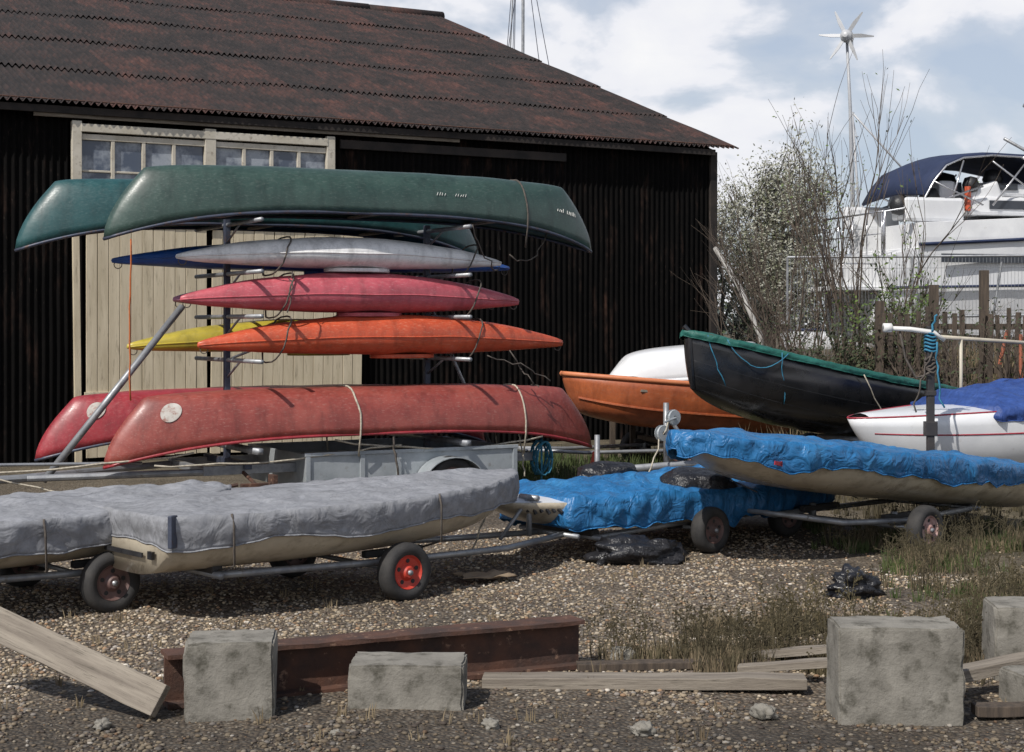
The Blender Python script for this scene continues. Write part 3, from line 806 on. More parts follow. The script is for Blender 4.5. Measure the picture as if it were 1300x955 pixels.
a2 = math.radians(24)
g = group('sailing_dinghy', (3.45+4.8*math.cos(a2), 16.0+4.8*math.sin(a2), .30), a2+math.pi, ry=math.radians(3.0))
h = Hull(4.8, .85, .1, .88, sternf=.85, bowrise=.0, cut=.35, full=.7, krise=.4, sup=.6)
hull_obj(h, g, gelcoat_w, red_stripe, .010); cover_obj(h, g, cover_royal, .10, .14, .05, 90, t0=0, t1=.72, dropvar=.6, ridge=.08)
b = B()
rows = []
for i in range(31):
    t = .97-.3*i/30; w = h.w(t); rows.append([(t*h.L, w*v, h.sheer(t)+.04*(1-v*v)) for v in (-1, -.5, 0, .5, 1)])
b.grid(rows); b.obj('foredeck', gelcoat_w, g, smooth=True)
b = B(); b.tube([h.p(1-(1-i/40)**1.4, 1.32, 1)+Vector((0, .004, 0)) for i in range(38)], .010, 4); b.obj('side_stripe', red_stripe, g, smooth=True)
t_ = group('launching_trolley', (5.8, 17.1, 0), a2)
wheel(t_, (0, -.8, .22), .22, .13, hub_dull); wheel(t_, (0, .8, .22), .22, .13, hub_dull)
b = B(); b.tube([(0, -.8, .22), (0, .8, .22)], .02, 8); b.tube([(-2.2, 0, .3), (2, 0, .33)], .03, 8)
for x in (-1, 1): b.box((x, 0, .37), (.1, .9, .08))
b.obj('frame', galv, t_)

g = group('mast_crutch_post', (4.13, 15.55, 0))
b = B(); b.box((0, 0, .93), (.07, .07, 1.86)); b.box((0, 0, .85), (.12, .1, .14)); b.box((0, 0, 1.2), (.1, .09, .05)); b.obj('post', M('post_black', (.02, .02, .024), (.04, .035, .035), 5, .6, .1), g, bevel=.006)
b = B(); b.tube([(-.40, -.02, 1.84), (-.2, -.02, 1.83), (.02, -.04, 1.80), (.13, -.03, 1.72)], [.022, .024, .024, .018], 8); b.lathe((-.42, -.02, 1.845), (1, 0, 0), [(-.05, .02), (-.05, .045), (.03, .045), (.04, .025)], 14)
b.obj('cross_tube', white_paint, g, smooth=True)
b = B()
for k in range(6): b.tube([(.055*math.cos(j/14*6.28), .055*math.sin(j/14*6.28), 1.62+.035*k+.01*math.sin(j)) for j in range(15)], .012, 5)
b.tube(sag((.0, -.05, 1.8), (.05, -.06, 1.98), 0, 5, .04), .012, 5); b.tube(sag((.05, -.05, 1.7), (.08, -.06, 1.05), 0, 8, .06), .01, 5)
b.obj('blue_rope', rope_b, g, smooth=True)
b = B(); b.tube(sag((-.3, 0, 1.8), (-.05, -.05, 1.4), .2, 8, .04), .012, 5); b.tube(sag((.0, -.06, 1.6), (-.2, -.06, 1.0), .0, 8, .06), .009, 5)
for k in range(5): b.tube([(.05*math.cos(j/14*6.28), .05*math.sin(j/14*6.28), 1.42+.03*k+.02*math.sin(j+k)) for j in range(15)], .012, 5)
b.obj('brown_rope', rope_d, g, smooth=True)
g = group('spare_spar', (4.75, 17.5, 1.74)); b = B(); b.tube([(0, 0, 0), (2.3, 1.7, -.14)], .022, 8); b.tube([(.3, .22, -.02), (.3, .22, -1.0)], .02, 6); b.obj('spar', M('cream_spar', (.5, .46, .37), (.4, .36, .29), 4, .5, 0), g, smooth=True)

g = group('traffic_cone', (.93, 17.6, 0))
b = B(); b.lathe((0, 0, 0), (0, 0, 1), [(.03, .15), (.04, .12), (.46, .03), (.46, .001)], 20); b.obj('cone', cone_mat, g, smooth=True)
b = B(); b.box((0, 0, .018), (.34, .34, .03)); b.obj('base', cone_mat, g, bevel=.01)
b = B(); rows = [[(-.2+.4*i/6+.03*math.sin(j), -.13+.26*j/5, .03+.025*N3(i*.9, j*.9, 2)+.02) for i in range(7)] for j in range(6)]
b.grid(rows); o = b.obj('cardboard_sheet', cardboard, None, solid=.006, loc=(-.2, 11.5, 0)); o.rotation_euler = (0, 0, .3)

# ------------------------------------------------------------------ foreground
g = group('steel_i_beam', (-1.70, 7.70, .0), math.atan2(.95, 2.16))
b = B(); L = 2.25
n_ = 30
def strip(y0, y1, z0, z1, sd):
    rows = []
    for i in range(n_+1):
        x = L*i/n_; e = .005
        rows.append([(x, y0+e*N3(x*6, 1, sd), z0+e*N3(x*6, 2, sd)), (x, y1+e*N3(x*6, 3, sd), z0+e*N3(x*6, 4, sd)), (x, y1+e*N3(x*6, 5, sd), z1+e*N3(x*6, 6, sd)), (x, y0+e*N3(x*6, 7, sd), z1+e*N3(x*6, 8, sd))])
    b.grid(rows, closed=True); o = len(b.v)-4*(n_+1); b.f.append((o, o+1, o+2, o+3)); k = len(b.v)-4; b.f.append((k+3, k+2, k+1, k))
strip(-.09, .09, .25, .272, 1); strip(-.09, .09, .01, .035, 2); strip(-.012, .012, .034, .251, 3)
b.obj('beam', rust, g)
def block(loc, d, rz, nm='concrete_block', seed=0):
    import bmesh
    bm = bmesh.new(); bmesh.ops.create_cube(bm, size=1)
    for v in bm.verts: v.co = Vector((v.co.x*d[0], v.co.y*d[1], v.co.z*d[2]))
    bmesh.ops.bevel(bm, geom=bm.edges[:], offset=.010, segments=2, affect='EDGES')
    bmesh.ops.subdivide_edges(bm, edges=bm.edges[:], cuts=7, use_grid_fill=True)
    for v in bm.verts:
        v.co += Vector((N3(v.co.x*5+seed, v.co.y*5, v.co.z*5), N3(v.co.y*5+seed, v.co.z*5, v.co.x*5), N3(v.co.z*5+seed, v.co.x*5, v.co.y*5)))*.006
        e = N3(v.co.x*14+seed, v.co.y*14, v.co.z*14)
        k = sum(abs(abs(v.co[i])-d[i]/2) < .022 for i in range(3))
        if k >= 2 and e > .1: v.co *= 1-.09*e
    me = bpy.data.meshes.new(nm); bm.to_mesh(me); bm.free(); o = bpy.data.objects.new(nm, me); scene.collection.objects.link(o)
    me.materials.append(concrete); o.location = (loc[0], loc[1], loc[2]-d[2]/2); o.rotation_euler = (0, 0, rz); return o
block((-1.35, 7.58, .375), (.42, .33, .40), .10, seed=1)
block((-.51, 7.75, .23), (.56, .33, .26), -.03, seed=4)
block((1.83, 7.55, .45), (.59, .34, .47), -.02, seed=7)
block((2.78, 8.45, .385), (.44, .36, .42), -.1, seed=9)
block((2.60, 7.75, .17), (.3, .3, .20), .2, seed=12)
def plank(name, a, b_, w, th, mat=wood_pale, roll=0):
    a = Vector(a); b_ = Vector(b_); d = b_-a; g = group(name, a); q = d.to_track_quat('X', 'Z'); g.rotation_mode = 'QUATERNION'; g.rotation_quaternion = q
    b = B(); n = 16; rows = []
    R = Matrix.Rotation(roll, 3, 'X')
    for i in range(n+1):
        x = d.length*i/n; e = .008
        rows.append([R @ Vector((0, y+e*N3(x*4, k, 1), z+e*N3(x*4, k, 7)))+Vector((x, 0, 0)) for k, (y, z) in enumerate(((-w/2, -th/2), (w/2, -th/2), (w/2, th/2), (-w/2, th/2)))])
    b.grid(rows, closed=True); b.f.append((3, 2, 1, 0)); k = len(b.v)-4; b.f.append((k, k+1, k+2, k+3)); b.obj('board', mat, g, bevel=.004)
plank('timber_plank', (-2.80, 7.95, .46), (-1.66, 7.45, .09), .16, .05, roll=1.1)
plank('timber_plank', (-.15, 8.15, .03), (1.50, 8.05, .05), .15, .06)
plank('timber_plank', (.35, 8.5, .03), (2.2, 8.65, .03), .10, .04, wood_grey)
plank('timber_plank', (2.2, 7.95, .10), (3.1, 8.15, .22), .12, .06)
plank('timber_plank', (2.2, 7.5, .04), (3.3, 7.55, .04), .10, .05, wood_grey)
plank('timber_plank', (1.25, 8.75, .03), (1.75, 8.35, .16), .10, .04)
plank('timber_plank', (1.2, 8.35, .05), (1.75, 8.2, .12), .08, .04)
bag('brick_rubble', (2.6, 9.5, 0), (.10, .08, .05), .2, M('brick', (.22, .11, .06), (.14, .08, .05), 8, .9, .6), 3, .6)
for k, (x_, y_, s_) in enumerate(((.62, 8.75, .07), (.95, 9.0, .05), (-.1, 7.3, .04), (.6, 7.2, .05), (-1.9, 7.3, .04), (1.2, 7.5, .06), (-.8, 7.15, .03))):
    bag('stone', (x_, y_, 0), (s_, s_*.8, s_*.7), .2+k, concrete, 5+k, .5)

# ------------------------------------------------------------------ weeds (meshes)
def weeds(name, spots, mat, hmin, hmax, blades=14, wid=.0035, lean=.5):
    V = []; F = []
    for (x, y) in spots:
        z = gh(x, y)
        for k in range(blades):
            a = rnd.random()*6.28; hgt = rnd.uniform(hmin, hmax); r0 = .05*rnd.random(); l = lean*rnd.random()*hgt
            bx, by = x+r0*math.cos(a), y+r0*math.sin(a); a2_ = a+rnd.uniform(-.8, .8)
            dx, dy = math.cos(a2_), math.sin(a2_); px, py = -dy*wid, dx*wid
            if rnd.random() < .5: px, py = wid, 0
            o = len(V)
            V += [(bx-px, by-py, z-.01), (bx+px, by+py, z-.01), (bx+dx*l*.4-px*.8, by+dy*l*.4-py*.8, z+hgt*.55), (bx+dx*l*.4+px*.8, by+dy*l*.4+py*.8, z+hgt*.55), (bx+dx*l, by+dy*l, z+hgt)]
            F += [(o, o+1, o+3, o+2), (o+2, o+3, o+4)]
    me = bpy.data.meshes.new(name); me.from_pydata(V, [], F); o = bpy.data.objects.new(name, me); scene.collection.objects.link(o); me.materials.append(mat); return o
def stalks(name, spots, mat, hmin, hmax):
    b = B()
    for (x, y) in spots:
        z = gh(x, y); H = rnd.uniform(hmin, hmax); lx, ly = rnd.gauss(0, .12)*H, rnd.gauss(0, .12)*H
        top = Vector((x+lx, y+ly, z+H)); b.tube([(x, y, z-.01), (x+lx*.4, y+ly*.4, z+H*.5), top], [.003, .0025, .0015], 3)
        for k in range(5):
            t = rnd.uniform(.35, .95); p = Vector((x, y, z)).lerp(top, t); q = p+Vector((rnd.gauss(0, 1)*.05, rnd.gauss(0, 1)*.05, rnd.uniform(.02, .09)))
            b.tube([p, q], .0015, 3)
            for m in range(3):
                c = q+Vector((rnd.gauss(0, .008), rnd.gauss(0, .008), rnd.gauss(0, .01))); s = .007
                b.add([c+Vector((-s, 0, 0)), c+Vector((0, -s*.3, s)), c+Vector((s, 0, 0)), c+Vector((0, s*.3, -s))], [(0, 1, 2, 3)])
    b.obj(name, mat)
dry = M('dry_grass', (.23, .18, .11), (.12, .09, .055), .8, .9, 0); grn = M('green_grass', (.075, .10, .025), (.04, .06, .018), .8, .8, 0)
olive = M('olive_weed', (.11, .09, .045), (.05, .042, .026), .8, .85, 0)
def spots(n, fx, fy, dens=None):
    out = []; tries = 0
    while len(out) < n and tries < 200000:
        tries += 1
        y = rnd.uniform(*fy); x = rnd.uniform(*fx)
        if dens and rnd.random() > dens(x, y): continue
        out.append((x, y))
    return out
dR = lambda x, y: ss((x-2.30-.6*N3(x, y*.7))/1.0)*ss(.45+2.2*N3(x*1.7, y*1.7, 2))
dM = lambda x, y: ss(.25+2.0*N3(x*2, y*2, 5))*ss((x-.3)/.8)*(1-ss((x-2.5)/.5))
weeds('grass', spots(1050, (2.0, 5.5), (9, 14.8), dR), grn, .03, .11)
weeds('dry_grass', spots(750, (2.0, 5.5), (8.3, 14.8), dR), dry, .04, .15, 10)
weeds('weed_patch', spots(280, (2.1, 5.2), (8.6, 13.5), dR), olive, .08, .26, 9, .003, .4)
stalks('dead_weed_stems', spots(480, (2.0, 5.2), (8.6, 14), dR)+spots(260, (.4, 2.8), (8.3, 9.7), dM), olive, .10, .34)
weeds('dry_grass', spots(450, (.2, 2.8), (8.25, 9.9), dM), dry, .03, .12, 10)
weeds('weed_patch', spots(500, (.3, 2.9), (8.2, 9.7), dM), olive, .03, .14, 10)
weeds('weed_patch', spots(400, (.5, 6), (15.3, 19)), olive, .06, .3, 12, .006)
weeds('grass', spots(500, (-.2, 3), (16.0, 22)), grn, .06, .25, 12, .006)
weeds('grass', spots(900, (2.8, 10), (19, 27)), grn, .1, .45, 12, .010)
weeds('dry_grass', spots(1100, (2.8, 10), (19, 27)), dry, .15, .7, 10, .008)
weeds('dry_grass', spots(90, (-3, 2.6), (7.0, 12.5)), dry, .02, .08, 8)

# ------------------------------------------------------------------ shrubs and trees
def grow(b, p, d, L, r, depth, tips, spread=.6, up=.15, n=3, kids=(2, 3)):
    pts = [p]; rs = [r]; q = Vector(p); dd = Vector(d)
    for i in range(n):
        dd = (dd+Vector((rnd.uniform(-1, 1), rnd.uniform(-1, 1), rnd.uniform(-1, 1)+up))*.16).normalized()
        q = q+dd*L/n; pts.append(q.copy()); rs.append(r*(1-.45*(i+1)/n))
        if depth <= 1: tips.append(q.copy())
    b.tube(pts, rs, 4 if r > .012 else 3)
    if depth <= 0: return
    for k in range(rnd.randint(*kids)):
        nd = (dd+Vector((rnd.uniform(-1, 1), rnd.uniform(-1, 1), rnd.uniform(-.6, 1)))*spread).normalized()
        s = pts[rnd.randint(1, n)]
        grow(b, s, nd, L*rnd.uniform(.6, .85), r*.6, depth-1, tips, spread, up, n, kids)
def leaves(tips, n, size, jitter):
    b = B()
    for _ in range(n):
        c = rnd.choice(tips)+Vector((rnd.gauss(0, 1), rnd.gauss(0, 1), rnd.gauss(0, 1)))*jitter
        a = Vector((rnd.uniform(-1, 1), rnd.uniform(-1, 1), rnd.uniform(-1, 1))).normalized(); e = a.orthogonal().normalized(); s = size*rnd.uniform(.6, 1.3)
        b.add([c-a*s, c+e*s*.5, c+a*s, c-e*s*.5], [(0, 1, 2, 3)])
    return b
bark = M('bark', (.11, .085, .065), (.06, .045, .035), 3, .9, 0); bark_grey = M('grey_bark', (.17, .155, .13), (.11, .095, .08), 3, .9, 0)
leaf_g = M('spring_leaf', (.10, .15, .03), (.06, .10, .02), 3, .7, 0); leaf_d = M('dull_leaf', (.045, .06, .022), (.03, .038, .018), 3, .8, 0)
blossom = M('blossom', (.36, .36, .31), (.12, .13, .07), 4, .8, 0, lo=.42, hi=.58)
def tree(name, loc, H, depth, r, lm, nl, ls, jit, stems=1, spread=.6, kids=(2, 3), lean=(0, 0), bk=bark):
    g = group(name, loc); b = B(); tips = []
    for s in range(stems):
        o = Vector((rnd.uniform(-.3, .3), rnd.uniform(-.3, .3), -.1)) if stems > 1 else Vector((0, 0, -.1))
        grow(b, o, Vector((lean[0]+rnd.uniform(-.3, .3)*(stems > 1), lean[1]+rnd.uniform(-.2, .2), 1)).normalized(), H*.42, r, depth, tips, spread, .25, 3, kids)
    b.obj('branches', bk, g)
    if nl: leaves(tips, nl, ls, jit).obj('foliage', lm, g)
    return g
tree('blossom_tree', (4.9, 31.5, .8), 4.2, 5, .09, blossom, 9500, .038, .18, kids=(3, 4), bk=bark_grey)
tree('blossom_tree', (4.1, 30.5, .4), 3.2, 5, .07, blossom, 7500, .038, .17, kids=(3, 4), bk=bark_grey)
tree('bare_shrub', (4.3, 23.2, .5), 3.4, 4, .022, None, 0, 0, 0, stems=7, spread=.4)
tree('bare_shrub', (5.0, 22.5, .8), 4.6, 3, .02, leaf_g, 120, .03, .05, stems=8, spread=.28)
tree('bare_shrub', (3.7, 22.6, .2), 2.8, 4, .02, None, 0, 0, 0, stems=6, spread=.5)
tree('bare_shrub', (5.7, 22.8, .9), 3.2, 3, .018, leaf_g, 150, .03, .06, stems=5, spread=.35)
tree('green_bush', (5.6, 22.3, .85), 1.6, 4, .02, leaf_g, 1800, .035, .09, stems=6, spread=.7)
tree('green_bush', (4.7, 21.6, .6), 1.3, 4, .02, leaf_d, 1200, .035, .1, stems=6, spread=.8)
tree('bramble_thicket', (4.0, 22.0, .3), 1.9, 4, .014, leaf_d, 700, .03, .12, stems=10, spread=.9)
tree('bramble_thicket', (5.2, 21.4, .8), 1.6, 4, .014, leaf_d, 400, .03, .12, stems=9, spread=.9)
tree('bramble_thicket', (6.6, 20.6, .85), 1.5, 4, .014, leaf_d, 300, .03, .12, stems=8, spread=.9)
tree('bramble_thicket', (5.8, 20.4, .6), 1.5, 4, .012, leaf_d, 150, .03, .12, stems=6, spread=.8)
tree('hedge_tree', (6.2, 38, .8), 3.2, 4, .06, leaf_d, 4000, .06, .22, stems=3, kids=(3, 4))
tree('hedge_tree', (8.6, 40, .8), 3.0, 4, .06, leaf_d, 3500, .06, .22, stems=3, kids=(3, 4))
tips = []
for i in range(900):
    x = rnd.uniform(0, 110); hmax = 4.2+2.0*N3(x*.12, 3)+1.0*N3(x*.5, 8); tips.append(Vector((x, 150+rnd.uniform(-3, 3), rnd.uniform(0, hmax))))
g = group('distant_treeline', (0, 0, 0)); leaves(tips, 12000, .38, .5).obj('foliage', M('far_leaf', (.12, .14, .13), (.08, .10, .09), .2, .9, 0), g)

# ------------------------------------------------------------------ fences
g = group('wire_mesh_fence', (0, 0, 0)); b = B()
def fp(s): return Vector((4.3+5.6*s, 24.6-1.0*s, 0))
zb, zt = 1.0, 2.93
nW = 110
for i in range(nW+1):
    p = fp(i/nW); b.tube([(p.x, p.y, zb), (p.x, p.y, zt)], .0035, 3)
for z in (zb+.05, 1.4, 1.75, 2.1, 2.45, 2.75): p, q = fp(0), fp(1); b.tube([(p.x, p.y, z), (q.x, q.y, z)], .0035, 3)
for i in range(4):
    p = fp(i/3*1.0); b.tube([(p.x, p.y, .3), (p.x, p.y, zt)], .02, 8)
p, q = fp(0), fp(1); b.tube([(p.x, p.y, zt), (q.x, q.y, zt)], .02, 8)
b.tube([(6.3, 24.2, 2.0), (9.5, 23.7, 2.05)], .022, 8); b.tube([(7.2, 24.1, 1.0), (7.5, 24.1, 2.9)], .02, 8); b.tube([(8.3, 24.0, 1.0), (7.9, 24.0, 2.9)], .02, 8)
b.obj('panels', galv, g)
g = group('picket_fence', (0, 0, 0)); b = B()
n = 40
for i in range(n):
    x = 5.0+i*.125; y = 21.3+.075*(x-5); h_ = 2.02+.16*N3(i*.9, 3)+.06*rnd.random()
    if rnd.random() < .16: continue
    z0 = .75; w = .055+.02*rnd.random()
    b.box((x, y+.01*rnd.random(), (z0+h_)/2), (w, .02, h_-z0), (0, rnd.uniform(-.05, .05), 0))
for z in (1.25, 1.85): b.box((7.5, 21.53, z), (5.1, .04, .08), (0, 0, .075))
for x, zt_ in ((5.0, 2.2), (5.75, 2.42), (6.45, 2.62), (7.6, 2.3), (8.8, 2.4)): b.box((x, 21.42+.075*(x-5), (zt_+.6)/2), (.11, .11, zt_-.6))
b.obj('pickets', wood_grey, g, bevel=.004)
g = group('orange_marker_post', (6.75, 20.9, .9)); b = B(); b.tube([(0, 0, -.2), (0, 0, .85)], .025, 8); b.tube([(-.18, 0, .9), (-.28, 0, .45)], .025, 8)
b.obj('post', M('faded_orange', (.42, .13, .07), (.3, .1, .06), 5, .7, 0), g)
g = group('leaning_pole', (3.25, 25.2, 0)); b = B(); b.tube([(-.0, 0, 3.1), (.3, -.5, 2.5), (.6, -.8, 1.7), (.7, -.8, 0)], [.04, .045, .045, .045], 8); b.obj('pole', M('grey_plastic', (.42, .41, .39), (.32, .31, .29), 4, .6, 0), g, smooth=True)

# ------------------------------------------------------------------ motor cruiser
mc = group('motor_cruiser', (6.5, 30, 0), math.radians(14))
b = B(); rows = []
secs = [(0, 1.35, 1.55, 3.15), (.6, 1.4, 1.5, 3.3), (.62, 1.4, 1.5, 3.75), (2.5, 1.5, 1.4, 3.85), (5, 1.5, 1.4, 4.0), (7.2, 1.1, 1.5, 4.2), (8.8, .35, 2.0, 4.4), (9.4, .03, 3.0, 4.5)]
for x, w, z0, z1 in secs:
    rows.append([(x, -w, z1), (x, -w*1.0, z1-.35), (x, -w*.95, lerp(z0, z1, .45)), (x, -w*.8, z0+.25), (x, 0, z0), (x, w*.8, z0+.25), (x, w*.95, lerp(z0, z1, .45)), (x, w, z1-.35), (x, w, z1)])
b.grid(rows); b.f.append(tuple(range(9)))
for i in range(len(rows)-1): b.f.append((i*9, i*9+8, (i+1)*9+8, (i+1)*9))
b.obj('hull', gelcoat_w, mc, recalc=True, bevel=.02)
b = B(); b.tube([(.62, -1.43, 3.35), (2.5, -1.53, 3.45), (5, -1.53, 3.6), (7.2, -1.13, 3.8)], .035, 6); b.tube([(0, -1.38, 2.55), (2.5, -1.5, 2.6), (5, -1.5, 2.7)], .03, 6); b.obj('rubbing_bands', navy, mc)
b = B(); b.box((-.35, 0, 2.55), (.75, 2.3, .09)); b.box((-.03, -.8, 2.0), (.12, .4, .7)); b.box((-.03, .8, 2.0), (.12, .4, .7)); b.obj('swim_platform', gelcoat_w, mc, bevel=.02)
b = B()
b.box((1.0, -1.25, 4.0), (1.2, .12, .45)); b.box((1.0, 1.25, 4.0), (1.2, .12, .45)); b.box((4.0, 0, 4.1), (4.4, 2.3, .35)); b.box((2.2, 0, 4.25), (.7, 2.1, .5), (0, -.35, 0)); b.box((1.45, -.7, 4.25), (.35, .5, .65)); b.box((1.45, .7, 4.25), (.35, .5, .65))
b.box((3.1, 0, 4.42), (1.6, 1.9, .25))
b.obj('superstructure', gelcoat_w, mc, bevel=.06)
b = B(); b.box((3.9, -1.163, 4.12), (3.4, .02, .16)); b.box((2.5, -.972, 4.48), (.8, .02, .12)); b.box((1.9, -1.53, 3.1), (1.8, .02, .16)); b.box((1.62, -.7, 4.3), (.3, .4, .5)); b.obj('windows', glass_dark, mc)
b = B(); rows = []
prof = [(.72, 4.1), (.82, 4.35), (1.0, 4.65), (1.25, 4.93), (1.6, 5.08), (2.2, 5.14), (2.9, 5.12), (3.5, 5.02), (4.0, 4.8), (4.3, 4.5)]
for x, z in prof: rows.append([(x, y, z-.08*(y/1.2)**2) for y in (-1.25, -.9, -.45, 0, .45, .9, 1.25)])
b.grid(rows[1:]); b.obj('bimini_canopy', navy, mc, smooth=True, solid=.06)
b = B()
for y in (-1.27, 1.27):
    b.tube([(.72, y, 3.8)]+[(x, y, z-.11) for x, z in prof]+[(4.4, y, 4.2)], .02, 6)
    for a_, c_ in (((1.6, 5.0), (1.3, 4.0)), ((2.9, 5.0), (2.2, 4.1)), ((2.2, 5.0), (3.3, 4.2)), ((1.0, 4.6), (2.0, 4.1))): b.tube([(a_[0], y, a_[1]-.08), (c_[0], y, c_[1])], .018, 6)
    b.tube([(0, y, 3.15), (0, y, 3.95), (.9, y, 4.1), (2, y, 4.45)], .02, 6)
    for x in (-.02, .4): b.tube([(x, y, 3.1), (x, y, 3.98)], .016, 6)
for y in (-1.2, -.6, 0, .6, 1.2): b.tube([(-.02, y, 3.1), (-.02, y, 3.95)], .016, 6)
b.tube([(-.02, -1.25, 3.95), (-.02, 1.25, 3.95)], .02, 6); b.tube([(-.02, -1.25, 3.55), (-.02, 1.25, 3.55)], .012, 6)
b.tube([(-.7, -1.0, 2.55), (-.7, -1.0, 3.0), (-.05, -1.0, 3.0)], .018, 6)
b.tube([(2.8, -1.3, 5.0), (4.6, -1.3, 4.4)], .03, 6)
b.obj('rails_and_frames', M('stainless', (.6, .6, .62), (.5, .5, .52), 5, .25, 0, metal=.8), mc, smooth=True)
b = B()
for (x, y, z, s) in ((1.1, -.9, 4.25, .2), (.8, -.3, 4.15, .2), (1.9, -1.0, 4.5, .16), (2.6, -.6, 4.65, .2), (2.0, .2, 4.55, .3)):
    b.lathe((x, y, z), (0, 0, 1), [(-s, .001), (-s*.8, s*.7), (0, s), (s*.8, s*.7), (s, .001)], 14)
b.obj('covered_seats', black, mc, smooth=True)
b = B(); b.tube([(1.75, -1.15, 4.0), (1.75, -1.15, 4.45)], .06, 8); b.obj('orange_float', k_orange, mc)
b = B()
for x, y in ((1, -1), (1, 1), (4, -1.2), (4, 1.2), (7, -.8), (7, .8)): b.tube([(x, y*1.2, .9), (x, y*.8, 1.9)], .06, 8)
b.box((4, 0, 1.15), (6.5, .2, .25))
b.obj('cradle', steel_dark, mc)
b = B(); b.tube([(2.9, -1.2, 6.0), (4.8, -1.2, 5.2)], [.05, .07], 8); b.tube([(4.6, -1.2, 5.3), (4.6, -1.2, 4.2)], .05, 8); b.tube([(2.45, -1.25, 5.35), (4.6, -1.22, 4.35)], .03, 6); b.obj('radar_boom', galv, mc, smooth=True)

# ------------------------------------------------------------------ wind turbine
wt = group('wind_turbine', (6.95, 32, 0))
b = B(); b.tube([(0, 0, .5), (-.02, 0, 4.0), (-.08, 0, 6.3), (-.15, 0, 7.7)], [.05, .05, .035, .028], 8)
b.tube([(-.05, 0, 6.2), (1.55, .2, 4.5)], .02, 6); b.tube([(-.05, 0, 6.2), (.35, .1, 4.3)], .01, 5)
b.tube([(.25, 0, 1.0), (.1, 0, 4.2), (-.04, 0, 6.2)], .025, 6)
for z in (4.6, 5.2, 5.7): b.tube([(.09, 0, z), (-.03, 0, z)], .012, 5)
b.obj('mast', M('turbine_paint', (.42, .43, .45), (.33, .34, .36), 4, .4, 0), wt, smooth=True)
ax = Vector((-.45, -1, .05)).normalized(); hc = Vector((-.17, -.1, 7.72))
b = B(); b.lathe(hc, ax, [(-.25, .03), (-.2, .10), (0, .13), (.1, .11), (.17, .05), (.18, .001)], 18)
b.add([hc-ax*.2+Vector((0, 0, .02)), hc-ax*.55+Vector((0, 0, .2)), hc-ax*.62+Vector((0, 0, -.12)), hc-ax*.25+Vector((0, 0, -.03))], [(0, 1, 2, 3)])
u = ax.orthogonal().normalized(); w_ = ax.cross(u)
for k in range(6):
    a = k*math.pi/3+.2; d = u*math.cos(a)+w_*math.sin(a); t_v = (-u*math.sin(a)+w_*math.cos(a))+ax*.5
    f0 = hc+ax*.06
    b.add([f0+d*.08-t_v*.035, f0+d*.08+t_v*.035, f0+d*.3+t_v*.045, f0+d*.56+t_v*.012, f0+d*.56-t_v*.012, f0+d*.3-t_v*.03], [(0, 1, 2, 3, 4, 5)])
b.obj('rotor', M('rotor_white', (.52, .53, .54), (.43, .44, .46), 4, .35, 0), wt, solid=.01)
def mast(x, y, H, r, lean=0, stay=1.2):
    g = group('yacht_mast', (x, y, 0)); b = B(); b.tube([(0, 0, 0), (lean, 0, H)], r, 8)
    b.box((lean*.6, 0, H*.62), (stay, .05, .06)); b.obj('spar', galv, g)
    b = B()
    for s in (-1, 1): b.tube([(lean, 0, H*.98), (s*stay*.5+lean*.6, 0, H*.62), (s*stay*.6, 0, 1)], .014, 4)
    b.tube([(lean, 0, H), (stay*1.9, 0, 1)], .014, 4); b.obj('rigging', steel_dark, g)
mast(.38, 60, 17, .06, .05, 1.6)
mast(10.9, 60, 7.3, .07, 0, 1.0); mast(13.6, 62, 6.6, .05, 0, .8); mast(-.7, 61.5, 18, .03, .9, .3)
g = group('distant_yacht', (10.2, 58, .4), .2)
h = Hull(7, 1.2, 0, 1.3, full=.7, bowrise=.3); hull_obj(h, g, gelcoat_w, navy, .05)
b = B(); b.box((3, 0, 1.6), (2.6, 1.3, .5)); b.obj('coachroof', gelcoat_w, g, bevel=.1)

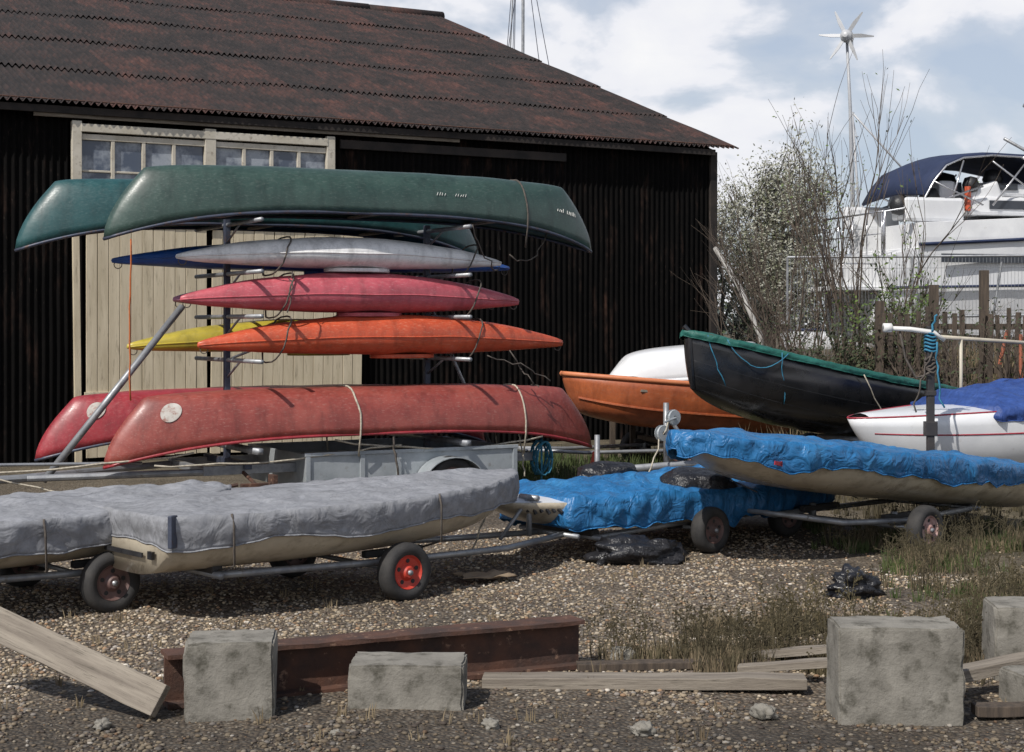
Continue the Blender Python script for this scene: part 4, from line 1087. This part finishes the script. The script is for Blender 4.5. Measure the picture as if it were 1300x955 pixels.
# ------------------------------------------------------------------ light, sky, camera
el = math.radians(47); dirv = Vector((-.60, -.80, 0)).normalized(); sund = Vector((dirv.x*math.cos(el), dirv.y*math.cos(el), math.sin(el)))
sd = bpy.data.lights.new('sun', 'SUN'); sd.energy = 4.3; sd.angle = math.radians(.5); sd.color = (1, .955, .89)
so_ = bpy.data.objects.new('sun', sd); scene.collection.objects.link(so_); so_.rotation_euler = sund.to_track_quat('Z', 'Y').to_euler(); so_.location = (-20, -25, 40)
w = bpy.data.worlds.new('World'); scene.world = w; w.use_nodes = True; nt = w.node_tree
for n_ in list(nt.nodes): nt.nodes.remove(n_)
out = nt.nodes.new('ShaderNodeOutputWorld'); sky = nt.nodes.new('ShaderNodeTexSky'); sky.sky_type = 'NISHITA'; sky.sun_disc = False
sky.sun_elevation = el; sky.sun_rotation = math.atan2(dirv.x, dirv.y); sky.air_density = 1.0; sky.dust_density = 1.2; sky.ozone_density = 1.2
bg1 = nt.nodes.new('ShaderNodeBackground'); bg1.inputs[1].default_value = .085; nt.links.new(sky.outputs[0], bg1.inputs[0])
bg2 = nt.nodes.new('ShaderNodeBackground')
tc = nt.nodes.new('ShaderNodeTexCoord').outputs['Generated']
mv = mapping(nt, tc, (1, 1, 1.7), (.52, 0, .30))
n1 = tex_noise(nt, mv, 6.0, 4, .52); n1.inputs['Distortion'].default_value = .2; n1.inputs['Detail'].default_value = 7
r1 = ramp(nt, [(.36, 0.0), (.50, 1.0)]); nt.links.new(n1.outputs[0], r1.inputs[0])
sp = nt.nodes.new('ShaderNodeSeparateXYZ'); nt.links.new(tc, sp.inputs[0])
mr = nt.nodes.new('ShaderNodeMapRange'); mr.inputs[1].default_value = .26; mr.inputs[2].default_value = .5; mr.inputs[3].default_value = 1; mr.inputs[4].default_value = .12
nt.links.new(sp.outputs[2], mr.inputs[0])
r2 = ramp(nt, [(.38, (.62, .69, .83)), (.50, (.86, .87, .92)), (.60, (.95, .95, .96)), (.74, (.76, .78, .84))]); nt.links.new(n1.outputs[0], r2.inputs[0])
nt.links.new(r2.outputs[0], bg2.inputs[0]); bg2.inputs[1].default_value = 1.0
fac = math_(nt, 'MAXIMUM', r1.outputs[0], .60)
fac = math_(nt, 'MULTIPLY', fac, mr.outputs[0])
mx = nt.nodes.new('ShaderNodeMixShader'); nt.links.new(fac, mx.inputs[0]); nt.links.new(bg1.outputs[0], mx.inputs[1]); nt.links.new(bg2.outputs[0], mx.inputs[2])
nt.links.new(mx.outputs[0], out.inputs[0])

cam = bpy.data.cameras.new('camera'); co = bpy.data.objects.new('camera', cam); scene.collection.objects.link(co)
co.location = (0, 0, 1.87); co.rotation_euler = (math.radians(90), 0, 0)
cam.sensor_width = 36; cam.lens = 2000/1300*36; cam.shift_y = -64.5/1300; cam.clip_start = .1; cam.clip_end = 3000
scene.camera = co
